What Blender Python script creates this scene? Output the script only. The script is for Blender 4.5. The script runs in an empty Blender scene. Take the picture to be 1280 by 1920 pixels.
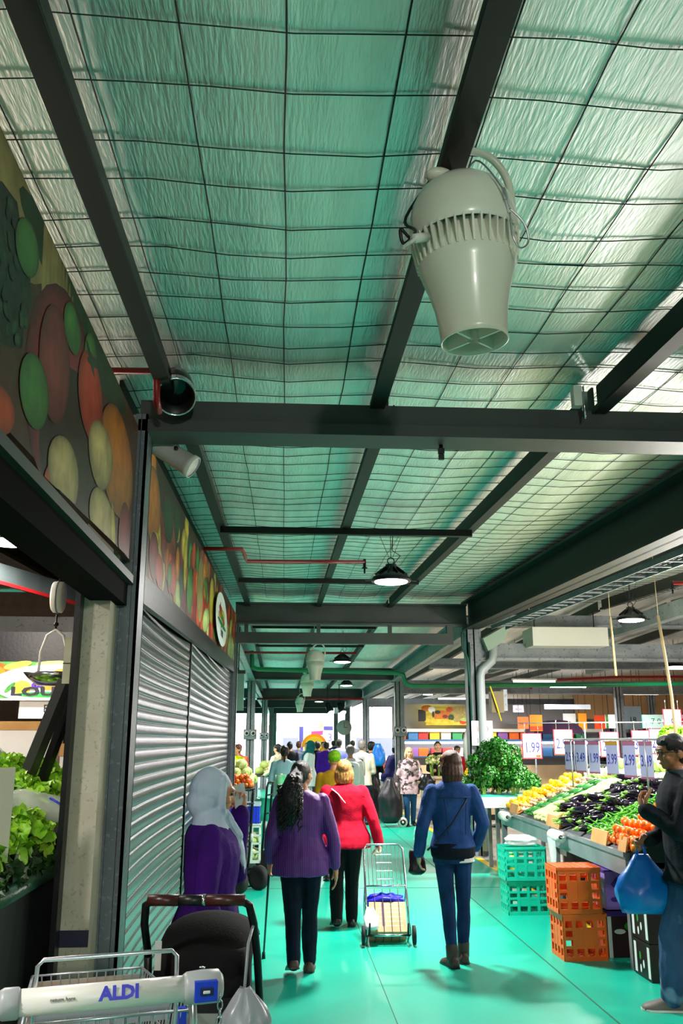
import bpy, math, random
from mathutils import Vector as V, Matrix, Euler, Quaternion
R=random.Random(7)
C=bpy.context.scene.collection
PI=math.pi
def rgb(h):
    h=h.lstrip('#'); c=[int(h[i:i+2],16)/255 for i in (0,2,4)]
    return tuple(x/12.92 if x<=.04045 else ((x+.055)/1.055)**2.4 for x in c)
MATS={}
def mat(name,col,rough=.6,metal=0,col2=None,ns=8,thr=(.35,.65),bump=0,bs=40,stretch=(1,1,1),emit=0,trans=0,alpha=1,coat=0,spec=.5,col3=None,ns3=30,sss=0):
    if name in MATS: return MATS[name]
    m=bpy.data.materials.new(name); m.use_nodes=True; nt=m.node_tree; N=nt.nodes; L=nt.links
    b=N['Principled BSDF']
    c=rgb(col) if isinstance(col,str) else col
    b.inputs['Base Color'].default_value=(*c,1)
    b.inputs['Roughness'].default_value=rough; b.inputs['Metallic'].default_value=metal
    b.inputs['Specular IOR Level'].default_value=spec
    if coat: b.inputs['Coat Weight'].default_value=coat; b.inputs['Coat Roughness'].default_value=.1
    if trans: b.inputs['Transmission Weight'].default_value=trans
    if alpha<1: b.inputs['Alpha'].default_value=alpha
    if sss: b.inputs['Subsurface Weight'].default_value=sss; b.inputs['Subsurface Radius'].default_value=(.012,.005,.003)
    if emit:
        b.inputs['Emission Color'].default_value=(*c,1); b.inputs['Emission Strength'].default_value=emit
    if col2 or bump or col3:
        tc=N.new('ShaderNodeTexCoord'); mp=N.new('ShaderNodeMapping'); mp.inputs['Scale'].default_value=stretch
        L.new(tc.outputs['Object'],mp.inputs['Vector'])
    def noise(s,d=4):
        n=N.new('ShaderNodeTexNoise'); n.inputs['Scale'].default_value=s; n.inputs['Detail'].default_value=d
        L.new(mp.outputs['Vector'],n.inputs['Vector']); return n
    last=None
    if col2:
        n=noise(ns); r=N.new('ShaderNodeValToRGB'); r.color_ramp.elements[0].position=thr[0]; r.color_ramp.elements[1].position=thr[1]
        r.color_ramp.elements[0].color=(*c,1); r.color_ramp.elements[1].color=(*(rgb(col2) if isinstance(col2,str) else col2),1)
        L.new(n.outputs['Fac'],r.inputs['Fac']); last=r.outputs['Color']
    if col3:
        n=noise(ns3,2); r=N.new('ShaderNodeMapRange'); r.inputs['From Min'].default_value=.6; r.inputs['From Max'].default_value=.68
        L.new(n.outputs['Fac'],r.inputs['Value']); mx=N.new('ShaderNodeMix'); mx.data_type='RGBA'
        L.new(r.outputs[0],mx.inputs[0]); 
        if last: L.new(last,mx.inputs[6])
        else: mx.inputs[6].default_value=(*c,1)
        mx.inputs[7].default_value=(*(rgb(col3) if isinstance(col3,str) else col3),1); last=mx.outputs[2]
    if last: L.new(last,b.inputs['Base Color'])
    if bump:
        n=noise(bs); bp=N.new('ShaderNodeBump'); bp.inputs['Strength'].default_value=bump; bp.inputs['Distance'].default_value=.01
        L.new(n.outputs['Fac'],bp.inputs['Height']); L.new(bp.outputs['Normal'],b.inputs['Normal'])
    MATS[name]=m; return m
def aim(d,up=(0,0,1)):
    """matrix whose z axis is d"""
    z=V(d).normalized(); u=V(up)
    if abs(z.dot(u))>.99: u=V((0,1,0)) if abs(z.y)<.9 else V((1,0,0))
    x=u.cross(z).normalized(); y=z.cross(x)
    return Matrix((x,y,z)).transposed()
class G:
    def __init__(s): s.v=[];s.f=[];s.m=[];s.s=[]
    def add(s,vs,fs,mi=0,sm=True,M=None):
        o=len(s.v); s.v+=[tuple(M@V(p)) if M else tuple(p) for p in vs]
        for f in fs: s.f.append(tuple(i+o for i in f)); s.m.append(mi); s.s.append(sm)
        return s
    def box(s,x0,x1,y0,y1,z0,z1,mi=0,M=None):
        vs=[(x,y,z) for z in (z0,z1) for y in (y0,y1) for x in (x0,x1)]
        return s.add(vs,[(0,2,3,1),(4,5,7,6),(0,1,5,4),(2,6,7,3),(0,4,6,2),(1,3,7,5)],mi,False,M)
    def bar(s,a,b,w,h,mi=0,up=(0,0,1)):
        a=V(a);b=V(b); M=Matrix.Translation(a)@aim(b-a,up).to_4x4()
        return s.box(-w/2,w/2,-h/2,h/2,0,(b-a).length,mi,M)
    def loft(s,rings,mi=0,sm=True,caps=True,closed=False,M=None):
        n=len(rings[0]); vs=[p for r in rings for p in r]; fs=[]; k=len(rings)
        for i in range(k if closed else k-1):
            j=(i+1)%k
            for a in range(n):
                b=(a+1)%n; fs.append((i*n+a,i*n+b,j*n+b,j*n+a))
        if caps and not closed: fs.append(tuple(range(n-1,-1,-1))); fs.append(tuple((k-1)*n+a for a in range(n)))
        return s.add(vs,fs,mi,sm,M)
    def tube(s,pts,r,n=8,mi=0,closed=False,caps=True,flat=1):
        pts=[V(p) for p in pts]; k=len(pts); rs=r if isinstance(r,(list,tuple)) else [r]*k; rings=[]; q=None
        for i in range(k):
            if closed: d=pts[(i+1)%k]-pts[i-1]
            else: d=pts[min(i+1,k-1)]-pts[max(i-1,0)]
            d.normalize()
            if q is None: A=aim(d); x=A.col[0].copy()
            else: x=(x-d*x.dot(d)).normalized()
            q=1; y=d.cross(x)
            rings.append([pts[i]+x*(rs[i]*math.cos(2*PI*a/n))+y*(rs[i]*flat*math.sin(2*PI*a/n)) for a in range(n)])
        return s.loft(rings,mi,True,caps,closed)
    def cyl(s,a,b,r,n=12,mi=0,r2=None,caps=True):
        return s.tube([a,b],[r,r if r2 is None else r2],n,mi,False,caps)
    def lathe(s,prof,n=20,mi=0,M=None,caps=True,sm=True):
        return s.loft([[(r*math.cos(2*PI*a/n),r*math.sin(2*PI*a/n),z) for a in range(n)] for r,z in prof],mi,sm,caps,False,M)
    def ell(s,c,r,rot=None,nu=12,nv=8,mi=0,M=None):
        if not isinstance(r,(tuple,list)): r=(r,r,r)
        A=Matrix.Translation(c)@(rot.to_4x4() if rot else Matrix.Identity(4))@Matrix.Diagonal((*r,1))
        if M: A=M@A
        pr=[(max(.001,math.sin(PI*j/nv)),-math.cos(PI*j/nv)) for j in range(nv+1)]
        return s.lathe(pr,nu,mi,A)
    def cap(s,a,b,ra,rb,n=10,mi=0,k=1,M=None):
        """tapered capsule, k flattens its local y"""
        a=V(a);b=V(b); 
        if M: a=M@a; b=M@b
        d=b-a; l=d.length
        A=Matrix.Translation(a)@(aim(d) if l>1e-6 else Matrix.Identity(3)).to_4x4()
        pr=[(max(.0005,ra*math.cos(t)),ra*math.sin(t)) for t in (-PI/2,-PI/3,-PI/6,0)]+[(max(.0005,rb*math.cos(t)),l+rb*math.sin(t)) for t in (0,PI/6,PI/3,PI/2)]
        return s.loft([[(r*math.cos(2*PI*i/n),k*r*math.sin(2*PI*i/n),z) for i in range(n)] for r,z in pr],mi,True,True,False,A)
    def chain(s,pts,rs,n=10,k=1,mi=0,M=None):
        for i in range(len(pts)-1): s.cap(pts[i],pts[i+1],rs[i],rs[i+1],n,mi,k,M)
        return s
    def prism(s,pts,M,t,mi=0):
        """flat polygon pts (2d) in plane M (local xy), thick t along local z"""
        n=len(pts); vs=[(x,y,0) for x,y in pts]+[(x,y,t) for x,y in pts]
        fs=[tuple(range(n-1,-1,-1)),tuple(range(n,2*n))]+[(i,(i+1)%n,n+(i+1)%n,n+i) for i in range(n)]
        return s.add(vs,fs,mi,False,M)
    def disc(s,cx,cy,rx,ry,M,t,mi=0,n=20,a=0,f=None):
        ca,sa=math.cos(a),math.sin(a); P=[]
        for i in range(n):
            th=2*PI*i/n; k=f(th) if f else 1; x=rx*k*math.cos(th); y=ry*k*math.sin(th); P.append((cx+x*ca-y*sa,cy+x*sa+y*ca))
        return s.prism(P,M,t,mi)
    def text(s,txt,M,size,mi=0,ext=.0008,align='CENTER',sx=1,bold=0):
        cu=bpy.data.curves.new('t','FONT'); cu.body=txt; cu.size=size; cu.extrude=ext; cu.align_x=align; cu.align_y='CENTER'; cu.resolution_u=2; cu.offset=bold
        o=bpy.data.objects.new('t',cu); C.objects.link(o); bpy.context.view_layer.update()
        me=o.evaluated_get(bpy.context.evaluated_depsgraph_get()).to_mesh()
        vs=[(p.co.x*sx,p.co.y,p.co.z) for p in me.vertices]; fs=[tuple(p.vertices) for p in me.polygons]
        o.evaluated_get(bpy.context.evaluated_depsgraph_get()).to_mesh_clear()
        bpy.data.objects.remove(o); bpy.data.curves.remove(cu)
        return s.add(vs,fs,mi,False,M)
def mesh(name,g,mats):
    me=bpy.data.meshes.new(name); me.from_pydata([tuple(p) for p in g.v],[],g.f); 
    for m in (mats if isinstance(mats,(list,tuple)) else [mats]): me.materials.append(m)
    me.polygons.foreach_set('material_index',g.m); me.polygons.foreach_set('use_smooth',g.s); me.update(); return me
def obj(name,g,mats,parent=None,label=None,cat=None,group=None,kind=None,loc=None,rot=None,bev=0,vox=0,sm=0,disp=0,ds=.12):
    o=bpy.data.objects.new(name,mesh(name,g,mats)); C.objects.link(o)
    if parent: o.parent=parent
    if loc: o.location=loc
    if rot: o.rotation_euler=rot
    if bev:
        m=o.modifiers.new('b','BEVEL'); m.width=bev; m.segments=2; m.limit_method='ANGLE'; m.angle_limit=.6
    if vox:
        m=o.modifiers.new('r','REMESH'); m.mode='VOXEL'; m.voxel_size=vox; m.use_smooth_shade=True
    if sm:
        m=o.modifiers.new('s','SMOOTH'); m.iterations=sm; m.factor=.5
    if disp:
        t=bpy.data.textures.get('folds%g'%ds) or bpy.data.textures.new('folds%g'%ds,'CLOUDS'); t.noise_scale=ds; t.noise_depth=2
        m=o.modifiers.new('d','DISPLACE'); m.texture=t; m.strength=disp; m.mid_level=.5; m.texture_coords='LOCAL'
    tag(o,label,cat,group,kind); return o
def tag(o,label=None,cat=None,group=None,kind=None):
    if label: o['label']=label
    if cat: o['category']=cat
    if group: o['group']=group
    if kind: o['kind']=kind
    return o
def thing(name,label,cat,loc=(0,0,0),rotz=0,group=None,rot=None):
    o=bpy.data.objects.new(name,None); C.objects.link(o); o.location=loc; o.rotation_euler=rot or (0,0,rotz); o.empty_display_size=.05
    return tag(o,label,cat,group)
def struct(name,g,mats,label,cat='structure',parent=None,bev=0):
    return obj(name,g,mats,parent,label,cat,None,'structure',bev=bev) if not parent else obj(name,g,mats,parent)
def dup(root,loc,rot=None,label=None,group=None,scale=None):
    r=root.copy(); C.objects.link(r); r.location=loc
    if rot is not None: r.rotation_euler=rot if hasattr(rot,'__len__') else (0,0,rot)
    if scale: r.scale=(scale,)*3 if not hasattr(scale,'__len__') else scale
    if label: r['label']=label
    if group: r['group']=group
    for ch in list(root.children):
        c=ch.copy(); C.objects.link(c); c.parent=r
        for g2 in ch.children:
            d=g2.copy(); C.objects.link(d); d.parent=c
    return r
def arc(c,r,a0,a1,n,ax=0):
    """arc points; ax 0: in xz plane, 1: in yz plane, 2: in xy plane"""
    o=[]
    for i in range(n+1):
        a=a0+(a1-a0)*i/n; p,q=r*math.cos(a),r*math.sin(a)
        o.append((c[0]+p,c[1],c[2]+q) if ax==0 else (c[0],c[1]+p,c[2]+q) if ax==1 else (c[0]+p,c[1]+q,c[2]))
    return o
def smooth(pts,n=6,closed=False):
    P=[V(p) for p in pts]; k=len(P); o=[]
    for i in range(k if closed else k-1):
        a,b,c,d=(P[(i-1)%k] if closed or i else P[0]),P[i],P[(i+1)%k],(P[(i+2)%k] if closed or i+2<k else P[-1])
        for j in range(n):
            t=j/n; o.append(.5*((2*b)+(c-a)*t+(2*a-5*b+4*c-d)*t*t+(3*b-a-3*c+d)*t**3))
    if not closed: o.append(P[-1])
    return o
# ---------- palette
GREY=mat('steel_paint','8c9196',.45,.0,col2='747a80',ns=3,col3='5a5f60',ns3=25)
DARKST=mat('dark_steel','3a4242',.5,.1,col2='2c3332',ns=3)
BLACK=mat('black_plastic','0c0c0e',.4)
BLACKM=mat('black_metal','131417',.35,.4,bump=.1)
CHROME=mat('chrome','d5d8dc',.18,1)
ZINC=mat('zinc_wire','c8cbd2',.3,.85)
WHITE=mat('white_plastic','e6e4dc',.35)
WHITEP=mat('white_paper','f3f1ec',.7)
REDP=mat('red_pipe','8f1416',.4)
GREENP=mat('green_pipe','0a7a4c',.4)
CARD=mat('cardboard','c79a5f',.8,col2='b98a50',ns=5)
RUB=mat('rubber','101012',.75)
NAVYINK=mat('navy_ink','1a1c78',.6)
REDINK=mat('red_ink','d02238',.6)
BLACKINK=mat('black_ink','111111',.6)
# ---------- camera, world
sc=bpy.context.scene
cam=bpy.data.cameras.new('camera'); co=bpy.data.objects.new('camera',cam); C.objects.link(co); sc.camera=co
pitch=math.atan2(428,1654); yaw=math.atan2(110,math.hypot(1654,428))
cam.sensor_fit='VERTICAL'; cam.sensor_height=36; cam.lens=36*1654/1920; cam.clip_start=.05; cam.clip_end=300
co.location=(0,0,1.75); co.rotation_euler=(PI/2+pitch,0,-yaw)
sc.view_settings.view_transform='Standard'; sc.view_settings.look='None'; sc.view_settings.gamma=1; sc.view_settings.exposure=.24
w=bpy.data.worlds.new('sky'); sc.world=w; w.use_nodes=True
bg=w.node_tree.nodes['Background']; bg.inputs[0].default_value=(.95,.97,1,1); bg.inputs[1].default_value=8.0
# ---------- floor
fl=mat('green_floor_paint',(.002,.41,.28),.38,0,col2=(.005,.355,.24),ns=.8,bump=.03,bs=60,spec=.4)
g=G(); g.box(-.88,2.96,-8,14.7,-.1,0); g.box(-14,2.96,14.7,70,-.1,0); struct('floor',g,fl,'green painted concrete market floor','floor')
cg=mat('bare_concrete','8d867c',.75,col2='6f6a62',ns=2,bump=.1)
g=G(); g.box(2.96,22,-8,70,-.1,0.0); struct('floor_right',g,cg,'bare grey concrete floor under the produce stalls','floor')
g=G(); g.box(-14,-.88,-8,14.7,-.1,0); struct('floor_left',g,cg,'bare grey concrete floor inside the shop row','floor')
g=G(); g.box(2.97,3.07,-8,70,0,.002); struct('trim_1',g,mat('yellow_line','e6c400',.6,col2='c9a800',ns=6),'yellow line painted along the edge of the aisle','floor marking')
# saw-cut joints of the slab
jm=mat('joint','0a5a45',.8)
g=G(); g.bar((2.165,4,.0005),(2.235,30,.0005),.012,.003,0); g.bar((-.8,11.6,.0005),(2.9,11.5,.0005),.01,.003,0); g.bar((-.8,5.4,.0005),(2.9,5.4,.0005),.01,.003); g.bar((.75,-3,.0005),(.78,30,.0005),.006,.002)
struct('trim_2',g,jm,'saw-cut joints in the green floor','floor joint')
# ---------- roof
def zr(y): return 3.73+.035*(y-4.6) if y<14.5 else max(3.86,4.076-.022*(y-14.5))
foil=mat('foil_insulation','f2f5f2',.52,1.0,col2='e4e8e4',ns=1.3,bump=.42,bs=9,stretch=(9,1.2,1))
foil2=mat('foil_mesh_wire','1d2422',.6)
rr=random.Random(3)
PX=[-4.2,-3,-1.8,-.6,.55,1.72,2.9,4.1,5.3,6.5,7.7,8.9,10.1,11.3]
g=G(); xs=[-9+.2*i for i in range(116)]; ys=[-8+.3*i for i in range(210)]
def sag(x,y):
    k=min(PX,key=lambda p:abs(p-x)); d=min(abs(x-k),.6)
    return -.03*(1-math.cos(d/.6*PI))*.5+.007*math.sin(y*3.3+x*1.7)*math.sin(x*5+y)+.003*math.sin(y*9.1+x*3)
vs=[(x,y,zr(y)+sag(x,y)) for y in ys for x in xs]; n=len(xs)
fs=[(j*n+i,j*n+n+i,j*n+n+i+1,j*n+i+1) for j in range(len(ys)-1) for i in range(n-1)]
g.add(vs,fs); roof=struct('ceiling',g,foil,'roof underside lined with crinkled silver foil insulation','ceiling')
g=G(); g.box(-9,14,-8,54.6,4.25,4.3); struct('ceiling_sheet',g,GREY,'roof sheeting above the insulation','ceiling')
g=G()
def wire(pts): g.tube(pts,.0027,4,0,False,False)
x=-2.4
while x<6.2:
    k=rr.uniform(-.03,.03); wire([(x+k+rr.uniform(-.006,.006),y,zr(y)+sag(x,y)-.006) for y in [-2+.45*i for i in range(38)]]); x+=.30
y=-1.
while y<15:
    wire([(xx,y+rr.uniform(-.007,.007),zr(y)+sag(xx,y)-.007) for xx in [-2.5+.25*i for i in range(35)]]); y+=rr.choice((.21,.25,.26,.29))
obj('wire_mesh',g,foil2,roof)
PURL=mat('purlin_steel','14140f',.6,.1,col2='0e0f0c',ns=5)
def beam(g,label,m=PURL,name='beam'): return struct(name,g,m,label,'beam')
PURL=mat('purlin_steel','14140f',.6,.1,col2='0e0f0c',ns=5)
# purlins (C section: web, lower flange, lip)
for px,lab in ((-.6,'dark purlin beside the shopfront banner'),(.55,'middle dark purlin that the near fan hangs from'),(1.72,'dark purlin between the middle purlin and the heavy girder'),(-1.8,'purlin inside the shop row, next to the banner'),(-3,'purlin deep inside the shop row'),(4.1,'purlin just beyond the heavy girder'),(5.3,'second purlin beyond the heavy girder'),(6.5,'third purlin beyond the heavy girder'),(7.7,'fourth purlin beyond the heavy girder')):
    g=G()
    for y0,y1,off in ((-7,4.55,{.55:-.06,-.6:-.04,1.72:.02}.get(px,0)),(4.57,14.4,0),(14.6,24.2,0),(24.6,54,0)):
        a,b=zr(y0),zr(y1); n=6
        def sec(x0,x1,t0,t1): 
            P=[]
            for i in range(n+1):
                y=y0+(y1-y0)*i/n; z=zr(y)
                P.append([(px+off+x0,y,z-t0),(px+off+x1,y,z-t0),(px+off+x1,y,z-t1),(px+off+x0,y,z-t1)])
            g.loft(P,0,False)
        sec(-.006,.006,.2,.04); sec(-.04,.04,.206,.196); sec(.032,.04,.2,.175); sec(-.04,-.032,.2,.175)
    beam(g,lab)
# ---------- portal frames
LIGHTST=mat('pale_steel','414645',.5,0,col2='383c3b',ns=2,bump=.1,bs=15)
g=G(); g.box(-.80,7,4.56,4.70,3.42,3.545); g.box(-.80,7,4.52,4.74,3.355,3.42); beam(g,'near cross beam over the aisle, square steel with a lower flange',LIGHTST)
g=G(); g.box(-.80,3.0,14.42,14.5,3.6,3.9); g.box(-.80,3,14.34,14.58,3.575,3.605); g.box(-.80,3,14.34,14.58,3.9,3.93); beam(g,'second cross beam, over the far end of the closed shutters',LIGHTST)
g=G(); g.box(-.80,2.76,14.36,14.5,3.27,3.445); g.box(2.66,2.76,14.36,14.5,3.445,3.6)
for x in (-.62,.55,1.72): g.box(x-.03,x+.03,14.36,14.44,3.445,3.6)
beam(g,'lower tie beam hung below the second cross beam',LIGHTST)
for i,(y,z0,z1) in enumerate(((24.4,3.34,3.66),(34.3,3.3,3.66),(44.2,3.3,3.66),(54,3.3,3.66))):
    g=G(); g.box(-9,3.0,y-.05,y+.05,z0+.03,z1-.03); g.box(-9,3,y-.12,y+.12,z0,z0+.03); g.box(-9,3,y-.12,y+.12,z1-.03,z1)
    beam(g,('third','fourth','fifth','sixth')[i]+' cross beam over the aisle, counted from the nearest',LIGHTST)
for y,z0,z1,lab in ((14.5,3.04,3.3,'pale beam spanning away from the price-card column over the stalls'),(14.7,3.62,3.8,'upper beam above the pale one over the stalls'),(24.4,3.0,3.34,'second pale beam over the stalls, behind the fluorescent lamp'),(34.3,3.0,3.3,'farthest pale beam over the stalls'),(19.5,3.3,3.5,'thin beam between the two pale beams over the stalls')):
    g=G(); g.box(3.2,14,y-.05,y+.05,z0,z1); g.box(3.2,14,y-.12,y+.12,z0-.02,z0+.02); beam(g,lab,GREY)
for y,z0,z1 in ((7.9,3.58,3.64),(11.2,3.7,3.76),(16.6,3.78,3.83),(19.2,3.7,3.75)):
    g=G(); g.box(-.6,1.72,y-.03,y+.03,z0,z1); beam(g,{7.9:'thin bridging bar between purlins, nearest one',11.2:'thin bridging bar just behind the bright pendant lamp',16.6:'thin bridging bar beyond the tie beam',19.2:'farthest thin bridging bar between purlins'}[y])
# girders along the aisle edge
g=G()
def girder(y0,y1,z0,z1,h,x=3.06):
    for (xa,xb,ta,tb) in ((-.015,.015,0,h),(-.13,.13,0,.03),(-.13,.13,h-.03,h)):
        g.loft([[(x+xa,y,z+ta),(x+xb,y,z+ta),(x+xb,y,z+tb),(x+xa,y,z+tb)] for y,z in ((y0,z0),(y1,z1))],0,False)
girder(2,14.5,3.14,3.52,.46); beam(g,'heavy dark girder along the stall side of the aisle')
g=G(); girder(14.6,24.4,3.42,3.3,.36); girder(24.5,34.3,3.28,3.28,.36); girder(34.4,54,3.28,3.28,.36); beam(g,'grey girder running on beyond the price-card column',GREY)
g=G(); girder(14.6,24.4,3.4,3.3,.3,-.9); girder(24.5,54,3.28,3.28,.3,-.9); beam(g,'pale girder over the row of columns on the shop side',GREY)
# rafters over stalls
for x,lab in ((5.9,'sloping grey rafter over the produce stalls'),(8.6,'outer grey rafter over the produce stalls')):
    g=G(); g.bar((x,5,3.62),(x-.3,24,3.62),.14,.24); beam(g,lab,GREY)
# cable tray under the girder
g=G()
for x in (3.29,3.52): g.bar((x,2,3.12),(x,13.9,3.49),.012,.06)
for i in range(39):
    y=2+.3*i; g.bar((3.29,y,3.12+.0311*(y-2)-.015),(3.52,y,3.12+.0311*(y-2)-.015),.02,.015)
for k in range(5): g.tube([(3.31+.05*k,2+1.18*j,3.135+.0311*1.18*j) for j in range(11)],.012,6,1)
tr=thing('cable_tray','ladder cable tray with black cables fixed beside the heavy girder','cable tray'); obj('tray',g,[GREY,BLACK],tr)
# ---------- columns
def column(name,x,y,z1,lab,w=.12,d=.13,plate=True):
    t=thing(name,lab,'column',(x,y,0)); tag(t,kind='structure')
    g=G(); g.box(-w,w,-d,-d+.018,0,z1); g.box(-w,w,d-.018,d,0,z1); g.box(-.012,.012,-d,d,0,z1)
    g.box(-w,-w+.02,-d,d,0,z1)
    obj('shaft',g,GREY,t)
    if plate:
        g=G(); g.box(-w-.07,w+.07,-d-.06,d+.06,0,.02)
        for sx in (-1,1):
            for sy in (-1,1): g.cyl((sx*(w+.04),sy*(d+.03),.02),(sx*(w+.04),sy*(d+.03),.05),.014,6)
        obj('base_plate',g,GREY,t)
    return t
cl=column('column',3.1,14.5,3.52,'grey steel column with downpipe and a handwritten price card')
# downpipe with offset
g=G(); g.tube([(.32,-.2,3.3),(.3,-.2,3.12),(.27,-.2,3.0),(.1,-.2,2.85),(.07,-.2,2.75),(.07,-.2,.1)],.07,12); obj('downpipe',g,mat('pale_pipe','a9b0b4',.4),cl)
g=G(); g.loft([[(.12,-.28,3.35),(.62,-.28,3.62),(.62,.1,3.62),(.12,.1,3.35)],[(.2,-.28,3.15),(.44,-.28,3.3),(.44,.1,3.3),(.2,.1,3.15)]],0,False); obj('gutter_box',g,mat('pale_green_metal','9db3a2',.5),cl)
g=G(); g.tube([(-.09,-.16,3.3),(-.09,-.16,1.95)],.018,8); g.tube([(-.13,-.14,3.55),(-.2,-.16,3.45),(-.2,-.16,3.2),(-.12,-.16,3.05),(-.1,-.16,2.6)],.02,8); obj('conduit',g,mat('teal_conduit','27514a',.5),cl)
for y in (24.4,34.3,44.2,54): column('column',3.14,y,3.32,{24.4:'grey steel column behind the woman in the floral top',34.3:'grey column beside the green carrot table',44.2:'slim far column past the carrot table',54:'farthest column on the stall side'}[y])
for y in (24.4,34.3,44.2,54): column('column',{24.4:-.87,34.3:-.7,44.2:-.57,54:-.5}[y],y,3.32,{24.4:'grey column beside the tomato stall on the shop side',34.3:'second grey column past the tomato stall',44.2:'third grey column past the tomato stall',54:'farthest column on the shop side'}[y],.11,.11)
for x,y in ((9.1,24),(12.1,29),(6.7,35)): column('column',x,y,3.3,{9.1:'grey column between the price cards and the far shops',12.1:'far grey column near the tan wall',6.7:'far grey column by the orange sale signs'}[x],.1,.1,False)
# sockets clusters on columns
def sockets(x,y,z,lab,n=2):
    t=thing('socket_box',lab,'power outlet',(x,y,z)); g=G(); g.box(-.17,.17,-.08,0,-.13,.13); obj('box',g,GREY,t,bev=.02)
    for sx in (-.085,.085):
        g=G(); g.cyl((sx,-.08,.03),(sx,-.14,.03),.062,14,0); g.cyl((sx,-.13,.03),(sx,-.143,.03),.04,12,1); obj('socket',g,[WHITE,BLACK],t)
sockets(3.14,24.27,1.98,'twin industrial power outlets on the column behind the floral top')
sockets(-.87,24.29,1.9,'power outlets on the column beside the tomato stall')
sockets(-.7,34.19,1.9,'power outlets on the second column past the tomato stall')
# ---------- end walls and outside
tan=mat('tan_wall','c9a27a',.8,col2='bd9468',ns=1)
g=G(); g.box(-14,22,-8.2,-8,0,4.2); struct('wall_back',g,mat('dim_wall','4a4c48',.8,col2='3c3e3a'),'dim wall behind the viewer','wall')
g=G(); g.box(-9.2,-9,-8,56,0,4.3); struct('wall_left',g,mat('cream_wall','b8b0a2',.8,col2='a59d8f'),'pale wall at the back of the shop row','wall')
g=G(); g.box(14,14.2,-8,56,0,4.3); struct('wall_right',g,tan,'tan wall at the far side of the produce hall','wall')
g=G(); g.box(9.9,14,30,30.2,2.45,4.3); struct('wall_far',g,tan,'tan wall panel above the far shop signs','wall')
pave=mat('pale_paving','b9b5ad',.9)
g=G(); g.box(-40,60,70,140,-.12,-.02); struct('ground_outside',g,pave,'sunlit paving outside the open end of the hall','ground')
# ---------- lamps
LENS=mat('lamp_lens',(1,.97,.93),.3,emit=14)
WARML=mat('warm_lamp',(1,.8,.5),.3,emit=12)
def light(par,power,size,col=(1,.96,.92),z=-.1,kind='DISK',sy=None,name='lamp_light',rot=None):
    l=bpy.data.lights.new(name,'AREA'); l.shape='RECTANGLE' if sy else 'DISK'; l.size=size
    if sy: l.size_y=sy
    l.energy=power; l.color=col; l.spread=PI*.95
    o=bpy.data.objects.new(name,l); C.objects.link(o); o.parent=par; o.location=(0,0,z)
    if rot: o.rotation_euler=rot
    return o
def lamp(x,y,z,power,lab,s=1,group=None,drop=None):
    t=thing('pendant_lamp',lab,'lamp',(x,y,z),0,group)
    g=G(); g.lathe([(.02,.17),(.055,.165),(.065,.1),(.1,.085),(.19,.03),(.205,0),(.2,-.012),(.17,-.012)],24); 
    for k in range(10):
        a=k*PI/5; g.bar((.06*math.cos(a),.06*math.sin(a),.13),(.16*math.cos(a),.16*math.sin(a),.055),.006,.03)
    for a in (0,PI): g.bar((.19*math.cos(a),0,.005),(.26*math.cos(a),0,.0),.03,.012)
    obj('housing',g,BLACKM,t)
    g=G(); g.lathe([(.001,-.01),(.17,-.01),(.165,-.022),(.12,-.032),(.001,-.036)],24); obj('lens',g,LENS,t)
    top=(drop if drop else zr(y)-z)-.02
    g=G(); g.tube(arc((0,0,.2),.035,-PI/2,PI*1.5,10),.006,6); g.cyl((0,0,.235),(0,0,top),.004,5)
    for sx in (-1,1): g.cyl((sx*.02,0,.24),(sx*.14,.0,top),.0025,4)
    g.tube([(.03,0,.17),(.1,.02,.26),(.02,.04,.32),(.03,.03,top)],.005,5); obj('hanger',g,BLACK,t)
    light(t,power,.34,z=-.05); return t
lamp(1.07,8.79,3.32,235,'bright black pendant lamp above the aisle in front of the tie beam')
lamp(1.2,18.4,3.33,200,'black pendant lamp beyond the tie beam, next to the second hanging fan')
lamp(1.86,26.6,3.34,200,'small far pendant lamp above the aisle crowd')
lamp(1.5,38,3.34,160,'farthest pendant lamp above the aisle')
lamp(1.0,-.8,3.28,4,'pendant lamp above the near aisle, out of sight overhead')
lamp(4.72,11.75,3.35,420,'pendant lamp hanging over the eggplant stall')
lamp(8.7,19.4,3.35,300,'pendant lamp over the stalls near the tan wall')
lamp(4.6,4.6,3.3,60,'pendant lamp over the near stalls, out of sight')
lamp(-2.3,7.3,3.35,90,'glaring pendant lamp inside the open shop')
lamp(-2.6,1.6,3.3,110,'pendant lamp inside the near shop, out of sight')
lamp(7.2,26,3.35,300,'far pendant lamp above the orange sale signs')
lamp(5.0,31,3.3,260,'dark domed pendant lamp before the yellow fruit banner')
lamp(-2.6,21,3.35,260,'pendant lamp above the tomato stall')
lamp(-2.6,31,3.35,260,'pendant lamp beyond the tomato stall')
# fluorescent battens over stalls
def batten(x,y,z,l,lab,warm=False,p=60,ax=0,drop=None):
    t=thing('fluorescent_batten',lab,'lamp',(x,y,z),PI/2 if ax else 0)
    g=G(); g.box(-l/2,l/2,-.05,.05,.02,.06); obj('casing',g,WHITE,t)
    g=G(); g.cyl((-l/2+.03,0,0),(l/2-.03,0,0),.022,8); obj('tube',g,WARML if warm else LENS,t)
    for sx in (-.4,.4): g=G(); g.cyl((sx*l,0,.06),(sx*l,0,(drop or zr(y)-z)-.02),.004,5); obj('hanger',g,BLACK,t)
    light(t,p,l,(1,.85,.62) if warm else (1,.97,.95),-.03,sy=.08)
batten(5.55,19.6,3.02,1.0,'warm fluorescent lamp over the stalls behind the price-card column',True,90)
batten(7.4,23,3.1,1.0,'white fluorescent lamp next to the warm one over the stalls')
batten(5.6,28.2,3.02,1.5,'warm fluorescent lamp above the yellow fruit banner',True,120)
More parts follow.
